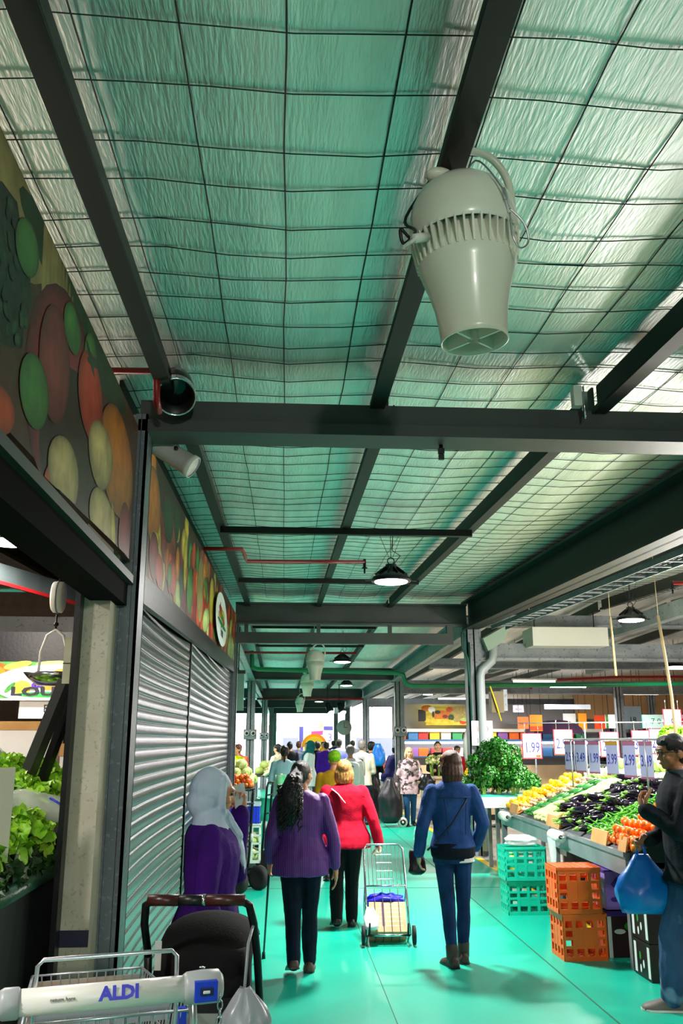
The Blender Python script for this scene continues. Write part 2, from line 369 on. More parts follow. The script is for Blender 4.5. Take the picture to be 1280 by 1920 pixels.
batten(10.3,25.5,3.05,1.2,'white fluorescent lamp under the tan wall panel')
# unseen tube lamps, added outside the frame to brighten roof, fan and stalls
def bare(x,y,z,l,p,lab,col=(1,.96,.9)):
    t=thing('fluorescent_batten',lab,'lamp',(x,y,z)); g=G(); g.box(-.05,.05,-l/2,l/2,.05,.1); g.cyl((0,-l/2+.03,0),(0,l/2-.03,0),.018,8,1); obj('casing',g,[WHITE,LENS],t)
    for sy in (-.4,.4): g=G(); g.cyl((0,sy*l,.1),(0,sy*l,zr(y)-z-.02),.004,5); obj('hanger',g,BLACK,t)
    for sy in (-.3,.3):
        q=bpy.data.lights.new('unseen_tube_light','POINT'); q.energy=p; q.color=col; q.shadow_soft_size=.12
        o=bpy.data.objects.new('unseen_tube_light',q); C.objects.link(o); o.parent=t; o.location=(0,sy*l,-.13)
bare(3.9,7.2,2.35,1.5,45,'unseen bare fluorescent lamp added over the near stalls')
bare(3.9,3.4,2.3,1.5,2,'unseen bare fluorescent lamp added over the stalls beside the viewer')
bare(4.8,9.5,2.4,1.5,150,'unseen bare fluorescent lamp added over the cauliflower stall')
bare(1.9,-.5,2.8,1.2,.5,'unseen bare fluorescent lamp added above the aisle behind the viewer')
bare(1.1,-5.6,2.98,1.5,250,'unseen bare fluorescent lamp added over the aisle far behind the viewer')
bare(-2.0,.3,2.9,1.2,5,'unseen bare fluorescent lamp inside the near shop',(1,.8,.5))
bare(-2.6,5.6,2.95,1.2,44,'unseen bare fluorescent lamp inside the open shop',(1,.86,.7))
# twin black spotlights far along the aisle
for i,(x,y) in enumerate(((1.62,33.2),(2.05,33.2))):
    t=thing('spotlight',('black spotlight hanging far along the aisle, nearer the far fan','black spotlight hanging far along the aisle, nearer the columns')[i],'lamp',(x,y,2.92),0,'pair of far spotlights')
    g=G(); g.cyl((0,0,.12),(.12,-.2,-.2),.1,14,0,.14); g.cyl((0,0,.12),(0,0,.85),.015,6); obj('housing',g,BLACKM,t)
    g=G(); g.cyl((.12,-.2,-.2),(.123,-.205,-.208),.125,14); obj('lens',g,LENS,t)
# ---------- hanging white fans
FANW=mat('ivory_enamel','efecdf',.28,col2='e8e4d2',ns=2,coat=.3)
def fan(x,y,z,lab,rz=0,full=True,tilt=0):
    t=thing('jet_fan',lab,'hanging fan',(x,y,z),rz)   # z = outlet rim
    k=.165
    g=G(); g.lathe([(.001,.535),(.05,.532),(.095,.517),(.13,.487),(.152,.445),(.163,.40),(.167,.36),(.166,.335),(.160,.325)],40,0,None,False); obj('dome',g,FANW,t)
    g=G(); g.lathe([(.132,.335),(.134,.305),(.142,.27),(.1475,.248),(.139,.215),(.122,.165),(.109,.11),(.101,.05),(.0985,.02),(.1,0),(.096,0),(.095,.02),(.097,.05),(.104,.11),(.117,.165),(.134,.215)],40,0,None,False); obj('nozzle',g,FANW,t)
    g=G()
    for i in range(40):
        A=Matrix.Rotation(2*PI*i/40,4,'Z'); g.add([(.130,-.003,.33),(.130,.003,.33),(.1655,.003,.33),(.1655,-.003,.33),(.140,-.003,.248),(.140,.003,.248),(.1515,.003,.248),(.1515,-.003,.248)],[(0,1,2,3),(7,6,5,4),(0,4,5,1),(1,5,6,2),(2,6,7,3),(3,7,4,0)],0,False,A)
    obj('intake_fins',g,FANW,t)
    g=G()
    for i in range(4):
        A=Matrix.Rotation(i*PI/2+.5,4,'Z'); g.box(.016,.097,-.0035,.0035,.005,.09,0,A)
    g.lathe([(.02,.003),(.02,.1),(.012,.1),(.012,.003)],12,0,None,False); obj('outlet_vanes',g,FANW,t); g=G(); g.cyl((0,0,.2),(0,0,.3),.06,16); obj('motor',g,FANW,t)
    g=G(); g.tube(smooth([(-.06,0,.555),(-.02,0,.605),(.05,0,.65),(.125,0,.635),(.17,0,.57),(.178,0,.48),(.168,0,.40)]),.0125,10); g.ell((.163,0,.395),(.016,.022,.035)); g.ell((-.065,0,.545),(.045,.032,.022)); g.cyl((.178,0,.41),(.186,0,.41),.008,8); obj('handle',g,FANW,t)
    top=zr(y)-.206-z
    g=G(); g.tube(arc((-.02,0,top-.03),.022,0,2*PI,10),.006,6); g.tube(arc((-.02,0,top-.075),.02,0,2*PI,10,1),.006,6); g.cyl((-.02,0,.61),(-.02,0,top-.09),.006,6); g.tube(arc((-.02,0,.625),.03,0,PI,8,1),.006,6); obj('hook',g,CHROME,t)
    if full:
        g=G(); g.tube(smooth([(-.02,-.02,top-.09),(.0,-.115,.53),(.045,-.17,.41),(.06,-.172,.35)]),.003,6); g.tube(smooth([(.06,-.172,.345),(.1,-.175,.3),(.115,-.165,.25),(.085,-.165,.225),(.062,-.17,.26),(.06,-.172,.33)]),.003,6); g.cyl((.05,-.168,.41),(.055,-.17,.375),.006,6); obj('safety_cable',g,ZINC,t)
        g=G(); g.tube(smooth([(-.15,-.03,.31),(-.2,-.05,.285),(-.235,-.06,.305),(-.225,-.05,.265),(-.17,-.02,.33),(-.165,.05,.42),(-.03,.03,.62)]),.005,6); obj('power_cord',g,BLACK,t)
        g=G(); g.cyl((-.155,-.06,.29),(-.21,-.09,.26),.014,8); g.bar((-.2,-.08,.27),(-.235,-.095,.235),.03,.008); obj('cable_clamp',g,WHITE,t)
    t.rotation_euler=(0,tilt,rz); return t
fan(.545,2.36,2.885,'large ivory bullet-shaped fan hanging from the middle purlin, nearest of four',.25,True,-.06)
fan(.555,15.9,2.78,'ivory hanging fan just beyond the tie beam, second nearest',.2,False)
fan(.57,21.8,2.78,'small ivory hanging fan, third along the aisle',.1,False)
fan(.6,33,2.75,'tiny farthest ivory hanging fan along the aisle',0,False)
# ---------- pipes
def pipe(lab,pts,r=.022,m=REDP,name='sprinkler_pipe',cat='pipe',head=None):
    t=thing(name,lab,cat); g=G(); g.tube(pts,r,8); obj('pipe',g,m,t)
    if head:
        g=G(); h=V(head); g.cyl(h+V((0,0,.06)),h+V((0,0,-.03)),.016,8); g.cyl(h+V((0,0,-.03)),h+V((0,0,-.04)),.03,8); g.cyl(h+V((0,0,-.04)),h+V((0,0,-.09)),.01,6); obj('sprinkler_head',g,BLACKM,t)
pipe('red sprinkler pipe crossing the aisle in front of the bright pendant lamp',[(-.78,8.3,3.52),(-.42,8.3,3.52),(-.40,8.5,3.50),(-.4,8.95,3.53),(.82,9.0,3.55)],.02,head=(.82,9.0,3.52))
pipe('red sprinkler pipe bent above the near banner',[(-1.4,4.2,3.55),(-.69,4.2,3.56),(-.665,4.2,3.53),(-.66,4.2,3.40),(-.66,4.3,3.38)],.018)
pipe('red sprinkler pipe over the eggplant stall',[(4.18,9.2,3.4),(9,9.3,3.52)],.02,head=(4.18,9.2,3.37))
pipe('red pipe crossing under the far roof past the tie beam',[(-3,18.4,3.5),(1.5,18.4,3.5)],.025)
pipe('red pipe running across above the pale stall beam',[(3.4,16.5,3.35),(13,16.5,3.45)],.03)
pipe('red pipe running across in front of the far shops',[(6,21.5,2.95),(6.02,21.5,3.15),(8.2,21.5,3.25),(13,21.5,3.3)],.035)
pipe('long red pipe across the far end of the aisle roof',[(-1,33.9,3.26),(3,33.9,3.26)],.04)
pipe('green water pipe crossing the aisle and stepping down at the girder',[(-.74,20.3,3.72),(-.72,20.3,3.5),(-.72,20.3,3.36),(-.6,20.3,3.31),(2.55,20.3,3.24),(2.72,20.3,3.2),(2.78,20.3,3.0),(2.9,20.3,2.95),(13,20.3,3.06)],.05,GREENP,'water_pipe')
# ---------- cameras / spot cylinders at the near post
t=thing('security_light','black cylinder spotlight with glass rim mounted on the near cross beam','spotlight',(-.585,4.345,3.50))
g=G(); A=aim((.12,-.75,-.65)).to_4x4(); g.lathe([(.06,-.2),(.085,-.19),(.095,-.1),(.095,.05),(.09,.052),(.088,-.08)],24,0,A,True); obj('housing',g,BLACKM,t)
g=G(); g.lathe([(.098,-.02),(.105,.05),(.101,.06),(.095,.05)],24,0,A,False); g.lathe([(.087,-.06),(.05,-.05),(.001,-.045)],24,1,A,False); obj('lens_ring',g,[CHROME,mat('dark_glass','050505',.05)],t)
g=G(); g.bar((0,.12,.02),(0,.03,.18),.03,.01); obj('bracket',g,GREY,t)
t=thing('floodlight','white cylinder floodlight bracketed off the near shop post','spotlight',(-.655,4.84,3.33))
g=G(); A=aim((.82,-.1,-.55)).to_4x4(); g.lathe([(.001,-.14),(.055,-.138),(.062,-.12),(.062,.12),(.068,.122),(.068,.15),(.06,.152)],24,0,A,False); obj('housing',g,WHITE,t)
g=G(); g.lathe([(.06,.145),(.001,.15)],24,0,A,False); obj('lens',g,mat('frosted_lens','d8dcd8',.2),t)
g=G(); g.bar((-.05,-.07,.1),(.05,-.075,.02),.03,.006); g.cyl((.03,-.07,.01),(.03,-.085,.01),.012,8,1); obj('bracket',g,[GREY,BLACK],t)
t=thing('wall_sensor','small white sensor box clipped beside the dark purlin at the near beam','sensor',(1.6,4.5,3.6)); g=G(); g.box(-.025,.025,-.03,.03,-.06,.06); obj('case',g,WHITE,t,bev=.006); g=G(); g.cyl((.03,-.03,.05),(.03,-.03,-.14),.006,6); g.box(.02,.05,-.035,-.02,-.1,.02); obj('bracket',g,CHROME,t)
t=thing('camera_mount','small black sprinkler hanging under the near cross beam','sprinkler',(.86,4.66,3.355)); g=G(); g.cyl((0,0,0),(0,0,-.05),.012,8); g.box(-.017,.017,-.012,.012,-.05,-.02); g.box(-.015,.015,-.01,.01,-.085,-.055); obj('body',g,BLACK,t)
t=thing('gutter_box','white rectangular duct hung under the upper beam beyond the column','duct',(4.6,14.3,3.36)); g=G(); g.box(-.62,.62,-.3,.3,-.14,.16); obj('duct',g,mat('white_duct','d9d6d0',.5,bump=.2,bs=4),t); [obj('hanger',(lambda g,s:(g.cyl((s,0,.16),(s,0,.45),.01,6),g)[1])(G(),s),BLACK,t) for s in (-.5,.5)]
# junction box with yellow strap near the column
t=thing('junction_box','yellow and dark electrical box strapped beside the price-card column','electrical box',(3.46,14.5,2.35)); g=G(); g.box(-.1,.1,-.1,.1,-.17,.17); g.box(.1,.16,-.1,.1,-.14,.2,1); g.tube([(-.12,-.12,.25),(-.04,-.13,-.02),(.04,-.12,-.3)],.012,6,2); obj('box',g,[mat('dark_ochre','5a4a14',.5),GREY,mat('yellow_strap','e8d21c',.5)],t)
# bamboo-like poles and strings hanging by the stalls
wood=mat('pale_wood','c9b48a',.7,col2='b59c6c',ns=6)
for pts,lab in (([(3.86,8.9,3.0),(3.99,9.1,2.55),(4.06,9.2,2.2),(4.07,9.2,1.4)],'pale wooden pole hanging over the price cards'),([(4.22,11.2,3.3),(4.24,11.2,2.55)],'short pale rope dangling above the white stall signs')):
    t=thing('hanging_pole',lab,'pole'); g=G(); g.tube(pts,.016,8); g.tube([pts[0],(pts[0][0],pts[0][1],3.75)],.004,5); obj('pole',g,wood,t)
# ---------- shopfront along x=-.8
XW=-.80
CONC=mat('painted_concrete','c9c3b0',.8,col2='bcb59f',ns=6,bump=.1,bs=60,col3='aaa592',ns3=60)
SLATE=mat('slate_steel','6d777e',.4,.1,col2='5f696f',ns=4,col3='858d90',ns3=40)
g=G(); g.box(-.985,-.85,4.34,4.54,0,3.0); g.box(-.986,-.85,4.338,4.345,.86,.93,1); g.box(-.986,-.85,4.338,4.345,.3,.55,1); struct('pillar',g,[CONC,mat('navy_tape','14163a',.5)],'cream painted pillar at the edge of the open shop','pillar')
def jamb(y,z1,lab):
    g=G(); x0,x1=-.87,-.75
    g.box(x0,x0+.03,y-.1,y-.085,0,z1); g.box(x0,x0+.012,y-.1,y+.1,0,z1); g.box(x0+.03,x1,y-.085,y-.073,0,z1); g.box(x0+.055,x0+.085,y-.1,y-.085,0,z1); g.box(x1-.03,x1,y-.1,y-.085,0,z1); g.box(x1-.012,x1,y-.1,y+.1,0,z1); g.box(x0,x1,y+.085,y+.1,0,z1)
    struct('pillar',g,SLATE,lab,'pillar')
jamb(4.62,3.45,'slate grey steel post between the open shop and the shutters'); jamb(14.5,3.6,'slate grey steel post at the far end of the shutters')
# shutters: corrugated curtain
GALV=mat('galvanised_slats','43484b',.24,.95,col2='383c3f',ns=3,bump=.04,bs=30)
def shutter(y0,y1,ztop,lab):
    t=thing('roller_shutter',lab,'shutter',(XW,y0,0)); g=G(); P=[]; z=.06; ph=.082
    prof=[]
    while z<ztop:
        for a,b in ((0,0),(.003,.007),(.014,.0105),(.041,.012),(.066,.0105),(.079,.007)): prof.append((b,z+a))
        z+=ph
    n=9
    def bow(u): return -.05-.03*math.sin(PI*u)
    for i in range(n+1):
        u=i/n; y=(y1-y0)*u; P.append([(b+bow(u),y,zz) for b,zz in prof])
    k=len(prof); vs=[p for r in P for p in r]
    g.add(vs,[(i*k+j,(i+1)*k+j,(i+1)*k+j+1,i*k+j+1) for i in range(n) for j in range(k-1)],0,True); obj('curtain',g,GALV,t)
    g=G(); g.box(-.09,-.02,0,y1-y0,0,.06); obj('bottom_rail',g,DARKST,t)
    g=G(); g.box(-.1,-.035,-.05,0,0,ztop); obj('guide',g,BLACKM,t)
    return t
def zb(y): return 2.64+.033*(y-4.6)
shutter(4.80,8.0,2.62,'near closed steel roller shutter behind the woman on the phone'); shutter(8.14,14.35,2.80,'far closed steel roller shutter past the dark guide rail')
g=G(); g.box(-.95,-.93,4.7,14.4,0,3.9); struct('wall_shop',g,mat('dark_wall','1c1e20',.8,col2='222426'),'dark wall behind the closed shutters','wall')
g=G(); g.loft([[(-.83,y,zb(y)-.16),(-.79,y,zb(y)-.16),(-.79,y,zb(y)+.0),(-.83,y,zb(y)+.0)] for y in (4.7,14.4)],0,False); struct('trim_3',g,BLACKM,'dark head rail above the closed shutters','head rail')
g=G(); g.box(-.95,-.80,-3,4.5,2.41,2.56); g.box(-.80,-.77,-3,4.5,2.52,2.56,1); struct('trim_4',g,[mat('black_paint','050607',.9,spec=.08),mat('dark_green_lip','1f3326',.5)],'black lintel under the near fruit banner','lintel')
g=G(); g.box(-1.0,-.975,4.26,4.34,0,2.45); struct('trim_5',g,BLACKM,'black door track at the edge of the open shop','door track')
# ---------- printed banners (veg photographs): panel in the y-z plane
def PAL(n,c,c2=None,ns=14,rough=.45): return mat('print_'+n,c,rough,col2=c2,ns=ns,spec=.3)
PM=[PAL('brown','3a2412','4a3016'),PAL('beige','a89a5c','8f8148',20),PAL('broccoli','14301c','060f08',55),PAL('sprout','4c8a3c','2f6a28',18),PAL('potato','cdb878','bfa760',6),PAL('tomato','c23c12','a92c0e',3),PAL('pumpkin','c8761a','b5620e',4),PAL('pink_potato','8a3a30','6f2a24',14),PAL('yellow','d2c040','b8a42a',8),PAL('onion','8a2626','6a1a1e',10),PAL('dark_leaf','1f4a20','12331a',10),PAL('carrot','c8501c','b03e12',8),PAL('pale_green','a9c070','88a650',9),PAL('white','e8ecec'),PAL('text_green','2c8a3c'),PAL('ink','23232b'),PAL('orange_fruit','d88a2c','c97618',8)]
MI={n:i for i,n in enumerate('brown beige broccoli sprout potato tomato pumpkin pink_potato yellow onion dark_leaf carrot pale_green white text_green ink orange_fruit'.split())}
def banner(name,lab,y0,y1,za,zt,shapes,x=-.79):
    """shapes: (kind,y,z,ry,rz,tilt) clipped to the panel; za/zt give the lower and upper edge"""
    t=thing(name,lab,'banner'); g=G(); g.loft([[(x-.03,y,za(y)),(x,y,za(y)),(x,y,zt(y)),(x-.03,y,zt(y))] for y in (y0,y1)],0,False)
    obj('panel',g,PM,t); g=G(); k=0; cols=[]
    for sh in shapes:
        kind,cy,cz,ry,rz,a=sh[:6]; k+=1; n=24; e=.0005+.000012*k; rings=[]
        c=V(BC[kind]); soft=kind not in('brown','beige','dark_leaf','broccoli')
        for rr_,q_,off in ((.02,1.5,.22),(.4,1.25,.16),(.75,.95,.06),(.93,.66,0),(1,.35,0)) if soft else ((.02,1.1,0),(.6,1,0),(1,.75,0)):
            P=[]
            for i in range(n):
                th=2*PI*i/n; q=rr_*(1+(.06*math.sin(9*th+k)+.05*math.sin(5*th) if kind=='broccoli' else .03*math.sin(3*th+k) if kind in('potato','beige') else 0))
                u,v=ry*(q*math.cos(th)-off),rz*(q*math.sin(th)+off); yy=cy+u*math.cos(a)-v*math.sin(a); zz=cz+u*math.sin(a)+v*math.cos(a)
                yy=min(max(yy,y0),y1); zz=min(max(zz,za(yy)+.004),zt(yy)-.004); P.append((x+e,yy,zz))
            rings.append(P); cols+=[(*[min(1,w*q_) for w in c],1)]*n
        nr=len(rings); g.add([p for r in rings for p in r],[(i*n+j,i*n+(j+1)%n,(i+1)*n+(j+1)%n,(i+1)*n+j) for i in range(nr-1) for j in range(n)]+[tuple(range(n))],1 if kind=='broccoli' else 0,False)
    o=obj('printed_picture',g,[PRINT,PM[MI['broccoli']]],t); at=o.data.color_attributes.new('pc','FLOAT_COLOR','POINT')
    for i,c in enumerate(cols): at.data[i].color=c
    return t,e
BC={k:rgb(v) for k,v in dict(floret='17351d',floret_light='28522c',floret_dark='0c1f10',brown='3a2412',beige='a89a5c',broccoli='16321f',sprout='4c8a3c',potato='cdb878',tomato='c23c12',pumpkin='c8761a',pink_potato='8a3a30',yellow='d2c040',onion='8a2626',dark_leaf='1f4a20',carrot='c8501c',pale_green='a9c070',white='e8ecec',orange_fruit='d88a2c').items()}
PRINT=mat('printed_vinyl','ffffff',.42,spec=.3); nt=PRINT.node_tree; b_=nt.nodes['Principled BSDF']; va=nt.nodes.new('ShaderNodeVertexColor'); va.layer_name='pc'; tc=nt.nodes.new('ShaderNodeTexCoord'); nz=nt.nodes.new('ShaderNodeTexNoise'); nz.inputs['Scale'].default_value=9; nz.inputs['Detail'].default_value=6; mr=nt.nodes.new('ShaderNodeMapRange'); mr.inputs[1].default_value=.3; mr.inputs[2].default_value=.7; mr.inputs[3].default_value=.45; mr.inputs[4].default_value=.85
mx=nt.nodes.new('ShaderNodeVectorMath'); mx.operation='SCALE'; nt.links.new(tc.outputs['Object'],nz.inputs['Vector']); nt.links.new(nz.outputs['Fac'],mr.inputs[0]); nt.links.new(va.outputs['Color'],mx.inputs[0]); nt.links.new(mr.outputs[0],mx.inputs['Scale']); nt.links.new(mx.outputs[0],b_.inputs['Base Color'])
r2=random.Random(11)
S=[('beige',1.75,3.2,.9,.25,.05),('dark_leaf',3.2,3.3,.9,.12,0)]
S+=[('beige',2.6+.05*i,3.28-.02*i,.03,.2,.15) for i in range(9)]
S+=[('onion',3.0,2.9,.5,.4,0),('brown',3.3,2.75,.6,.35,0)]
S+=[('broccoli',1.75,2.98,.42,.26,.15),('broccoli',2.25,3.02,.25,.22,.1),('broccoli',1.95,2.8,.3,.18,0)]
for i in range(190):
    th=r2.uniform(0,6.28); q=r2.random()**.5; cx,cz,a_,b_=r2.choice(((1.75,2.98,.42,.25),(2.25,3.02,.24,.21),(1.95,2.8,.3,.17))); S.append((r2.choice(('floret','floret_light','floret_dark','floret')),cx+a_*q*math.cos(th),cz+b_*q*math.sin(th),.03,.019,r2.uniform(-1,1)))
S+=[('sprout',2.42,3.18,.12,.085,.3),('pink_potato',2.82,2.98,.2,.20,.3),('sprout',3.0,3.2,.13,.085,0),('sprout',3.3,3.24,.11,.08,.2),('carrot',2.3,2.62,.16,.07,.2),('sprout',2.62,2.80,.16,.115,.1),('tomato',3.36,3.08,.23,.17,-.1),('dark_leaf',3.36,3.23,.12,.02,.3),('dark_leaf',3.3,3.22,.1,.02,-.4),('pumpkin',3.98,3.0,.42,.24,-.05),('onion',4.25,2.72,.15,.16,0),('carrot',2.9,2.58,.1,.07,.2),('potato',3.05,2.66,.22,.135,.05),('potato',3.62,2.92,.25,.14,.08),('potato',3.72,2.67,.26,.12,.05),('yellow',3.98,2.66,.05,.15,.5),('yellow',4.2,2.56,.1,.05,0)]
bt,e=banner('fruit_banner','printed vegetable banner above the open shop, broccoli tomato and potatoes',-3,4.47,lambda y:2.56+.03*(max(y,0)-2.2)*.9 if y<3 else 2.56+.034*(y-2.2),lambda y:3.36+.0*(y),S)
S=[]
S+=[('onion',9.5,3.0,5,.3,0),('brown',7,3.3,1.8,.25,0)]
for i in range(150):
    y=4.85+9.5*(i%75)/75+r2.uniform(0,.15); z=2.66+.034*(y-4.6)+r2.uniform(.02,.68)
    S.append((r2.choice(['onion','carrot','tomato','yellow','sprout','pale_green','pumpkin','dark_leaf','pink_potato','orange_fruit','tomato','carrot']),y,z,r2.uniform(.09,.2),r2.uniform(.07,.16),r2.uniform(-.5,.5)))
S+=[('pumpkin',5.1,3.1,.32,.22,0),('yellow',5.25,2.92,.2,.05,.2),('onion',5.25,2.82,.2,.14,0),('dark_leaf',5.8,3.18,.25,.15,0),('carrot',6.2,2.85,.18,.12,0),('tomato',5.5,2.78,.2,.1,0),('sprout',6.0,2.84,.12,.08,.2),('yellow',6.9,3.1,.12,.22,.1),('beige',8.2,3.1,.3,.3,.1),('sprout',7.3,2.95,.25,.2,.2),('pale_green',8.9,2.92,.4,.12,.2),('yellow',9.5,3.2,.3,.25,0),('pale_green',13.6,3.1,.6,.2,.3),('yellow',13,3.3,.3,.15,.4),('pale_green',12.9,3.05,.5,.18,.2),('tomato',13.9,3.4,.35,.2,0)]
zt2=lambda y:3.38+.036*(y-4.6)
bt2,e=banner('fruit_banner','printed vegetable banner with an oval white shop logo above the shutters',4.75,14.4,zb,zt2,S)
def oval(par,x,cy,cz,ry,rz,txt):
    g=G(); A=Matrix(((0,0,1,x),(1,0,0,cy),(0,1,0,cz),(0,0,0,1)))
    g.disc(0,0,ry,rz,A,.004,0,36)
    B=Matrix.Translation((.0045,0,0))@A
    for j,(k,a,b,p,q) in enumerate((('carrot',-.25,.3,.3,.16),('yellow',.2,.25,.25,.2),('sprout',-.05,.1,.4,.14),('tomato',.3,.02,.18,.12),('orange_fruit',-.4,.05,.2,.13),('ink',-.35,.3,.05,.25),('text_green',0,-.18,.75,.1))):
        g.disc(a*ry,b*rz,p*ry,q*rz,Matrix.Translation((.0003*j,0,0))@B,.001,MI[k],16)
    g.text(txt,Matrix.Translation((.004,0,-.5*rz))@B,rz*.55,MI['ink'],.001)
    return obj('logo',g,[PM[MI['white']]]+PM[1:],par)
oval(bt2,-.752,10.6,3.14,.95,.3,'Fresh')
# ---------- produce stall on the right of the aisle
STEEL=mat('galvanised_frame','9ca3a8',.35,.5,col2='8a9196',ns=4)
def xf(y): return 2.78+(y-7.5)*.024
DS=.41
def deck(y,u,h=0): return V((xf(y)+.03+u,y,.88+DS*u+h))
t=thing('produce_stall','galvanised steel produce stall sloping back from the aisle, with open front','market stall')
g=G()
for i in range(2):
    y0,y1=((7.42,9.6),(9.64,12.1))[i]
    g.loft([[(xf(y)-.01,y,.69),(xf(y)+.03,y,.69),(xf(y)+.03,y,.87),(xf(y)-.01,y,.87)] for y in (y0,y1)],0,False)
    g.loft([[(xf(y)-.025,y,.835),(xf(y)-.01,y,.835),(xf(y)-.01,y,.875),(xf(y)-.025,y,.875)] for y in (y0,y1)],0,False)
obj('front_rail',g,STEEL,t)
for y in (7.46,9.6,12.06):
    g=G(); g.box(xf(y)-.005,xf(y)+.055,y-.03,y+.03,0,.7); obj('leg',g,STEEL,t)
    g=G(); g.box(xf(y)+.95,xf(y)+1.0,y-.03,y+.03,0,1.22); obj('leg',g,STEEL,t)
g=G(); g.loft([[tuple(deck(y,0,-.03)),tuple(deck(y,.95,-.03)),tuple(deck(y,.95,-.005)),tuple(deck(y,0,-.005))] for y in (7.4,12.1)],0,False); obj('deck',g,mat('stall_deck','4a4f52',.6),t)
g=G(); g.box(xf(9)+.93,xf(9)+1.0,7.4,12.1,1.15,1.3); obj('back_rail',g,STEEL,t)
g=G(); g.loft([[(xf(y)+.1,y,.16),(xf(y)+.95,y,.16),(xf(y)+.95,y,.19),(xf(y)+.1,y,.19)] for y in (8.5,11.9)],0,False); obj('lower_shelf',g,mat('dark_shelf','1d1f22',.7),t)
g=G(); g.box(xf(9)+.9,xf(9)+.93,7.45,12.05,.02,1.15); obj('back_panel',g,mat('dark_panel','0f1113',.8),t)
# --- prototypes of the produce
EGG=mat('eggplant_skin','1a0a26',.12,0,col2='0b0512',ns=3,coat=.6); CALYX=mat('calyx','5f9a2a',.5,col2='8fc04a',ns=9)
def m_egg():
    g=G(); g.lathe([(.001,0),(.022,.004),(.036,.02),(.041,.05),(.039,.085),(.03,.13),(.022,.165),(.016,.185),(.001,.19)],12); return g
def m_cal():
    g=G(); n=6; 
    g.lathe([(.024,.165),(.02,.182),(.008,.192),(.007,.225),(.001,.228)],8)
    for k in range(6):
        A=Matrix.Rotation(k*PI/3,4,'Z'); g.add([(.017,-.01,.18),(.017,.01,.18),(.03,0,.142)],[(0,1,2),(2,1,0)],0,False,A)
    return g
def lay(o,p,rot): o.location=p; o.rotation_euler=rot; return o
def copies(proto,places,label,group,first=True,tilt=True):
    """single-mesh repeats: the first place moves proto itself"""
    out=[]
    for i,(p,rot,s) in enumerate(places):
        if i==0: o=proto
        else:
            o=proto.copy(); C.objects.link(o)
            for ch in proto.children:
                c=ch.copy(); C.objects.link(c); c.parent=o
        o.location=p; o.rotation_euler=rot; o.scale=(s,s,s); out.append(o)
    return out
SL=math.atan(DS)
def heap(y0,y1,nu,ny,layers,h,rotf,u0=.0,u1=.9,jit=.01,dome=.04,s=(.9,1.1)):
    P=[]
    for L in range(layers):
        a=ny-L; b=nu-L
        for i in range(a):
            for j in range(b):
                y=y0+(y1-y0)*(i+.5+ (L%2)*.0)/a+R.uniform(-jit,jit); u=u0+(u1-u0)*(j+.5)/b+R.uniform(-jit,jit)
                if L and (i in(0,a-1) and R.random()<.45): continue
                p=deck(y,u,.028+L*h+R.uniform(-.004,.006)); P.append((p,rotf(),R.uniform(*s)))
    R.shuffle(P); return P
# lemons, ginger, okra, pale zucchini, eggplants, chillies, orange fruit
def single(name,g,m,label,cat,group): return obj(name,g,m,None,label,cat,group)
rr_=lambda:(R.uniform(0,6.28),R.uniform(0,6.28),R.uniform(0,6.28))
g=G(); g.lathe([(.001,-.047),(.012,-.043),(.028,-.028),(.037,0),(.03,.026),(.014,.042),(.001,.048)],12)
copies(single('lemon',g,mat('lemon_skin','f2b407',.35,col2='f7c92c',ns=6,bump=.1,bs=80),'plump golden lemon heaped at the far end of the sloping stall','fruit','lemons on the stall'),heap(11.42,12.02,9,6,2,.05,rr_),'','')
g=G(); 
for a,b,r in (((0,0,0),(.07,0,0),.018),((.03,0,0),(.045,.04,.01),.014),((.05,0,0),(.055,-.035,.01),.013),((0,0,0),(-.02,.03,0),.013)): g.cap(a,b,r,r*.85,8)
copies(single('ginger_root',g,mat('ginger','d9bf92',.75,col2='c7a878',ns=20),'knobbly beige ginger root heaped between lemons and green cucumbers','vegetable','ginger roots on the stall'),heap(11.02,11.4,7,4,2,.03,lambda:(R.uniform(-.3,.3),R.uniform(-.3,.3),R.uniform(0,6.28))),'','')
def curved(l,r,bend,n=8,tip=.35):
    g=G(); P=[];rs=[]
    for i in range(n+1):
        u=i/n; a=bend*(u-.5); P.append((l*(u-.5),bend*l*.5*(u-.5)**2*2,0)); rs.append(r*(math.sin(PI*min(1,u*1.6+.12)/1.0)**.5 if u<.3 else 1)*(1-.7*max(0,u-.6)/.4*(1-tip)))
    g.tube(P,[max(.002,q) for q in rs],8); return g
g=curved(.13,.016,.5); copies(single('cucumber',g,mat('cucumber','1f6a24',.4,col2='2f8a30',ns=20,bump=.2),'small dark green cucumber heaped beside the ginger','vegetable','small cucumbers on the stall'),heap(10.5,10.98,8,7,2,.026,lambda:(0,-SL,R.uniform(-.5,.5))),'','')
g=curved(.17,.021,.25,8,.7); copies(single('pale_zucchini',g,mat('pale_zucchini','dbe8a0',.35,col2='bcd878',ns=10,col3='f4f4d0',ns3=12),'pale greenish white zucchini heaped between cucumbers and eggplants','vegetable','pale zucchini on the stall'),heap(9.72,10.46,7,11,2,.034,lambda:(0,-SL,R.uniform(-.35,.35))),'','')
ep=obj('eggplant',m_egg(),EGG,None,'glossy dark purple eggplant with green cap, heaped on the sloping stall','eggplant','eggplants on the stall'); obj('calyx',m_cal(),CALYX,ep)
copies(ep,[(p-V((0,0,.0)),r,s) for p,r,s in heap(8.72,9.68,6,9,3,.058,lambda:(PI/2+R.uniform(-.3,.3),R.uniform(-.25,.25),R.uniform(PI/2-.7,PI/2+.7)+R.choice((0,0,PI))),jit=.02,u0=.05,u1=.92)],'','')
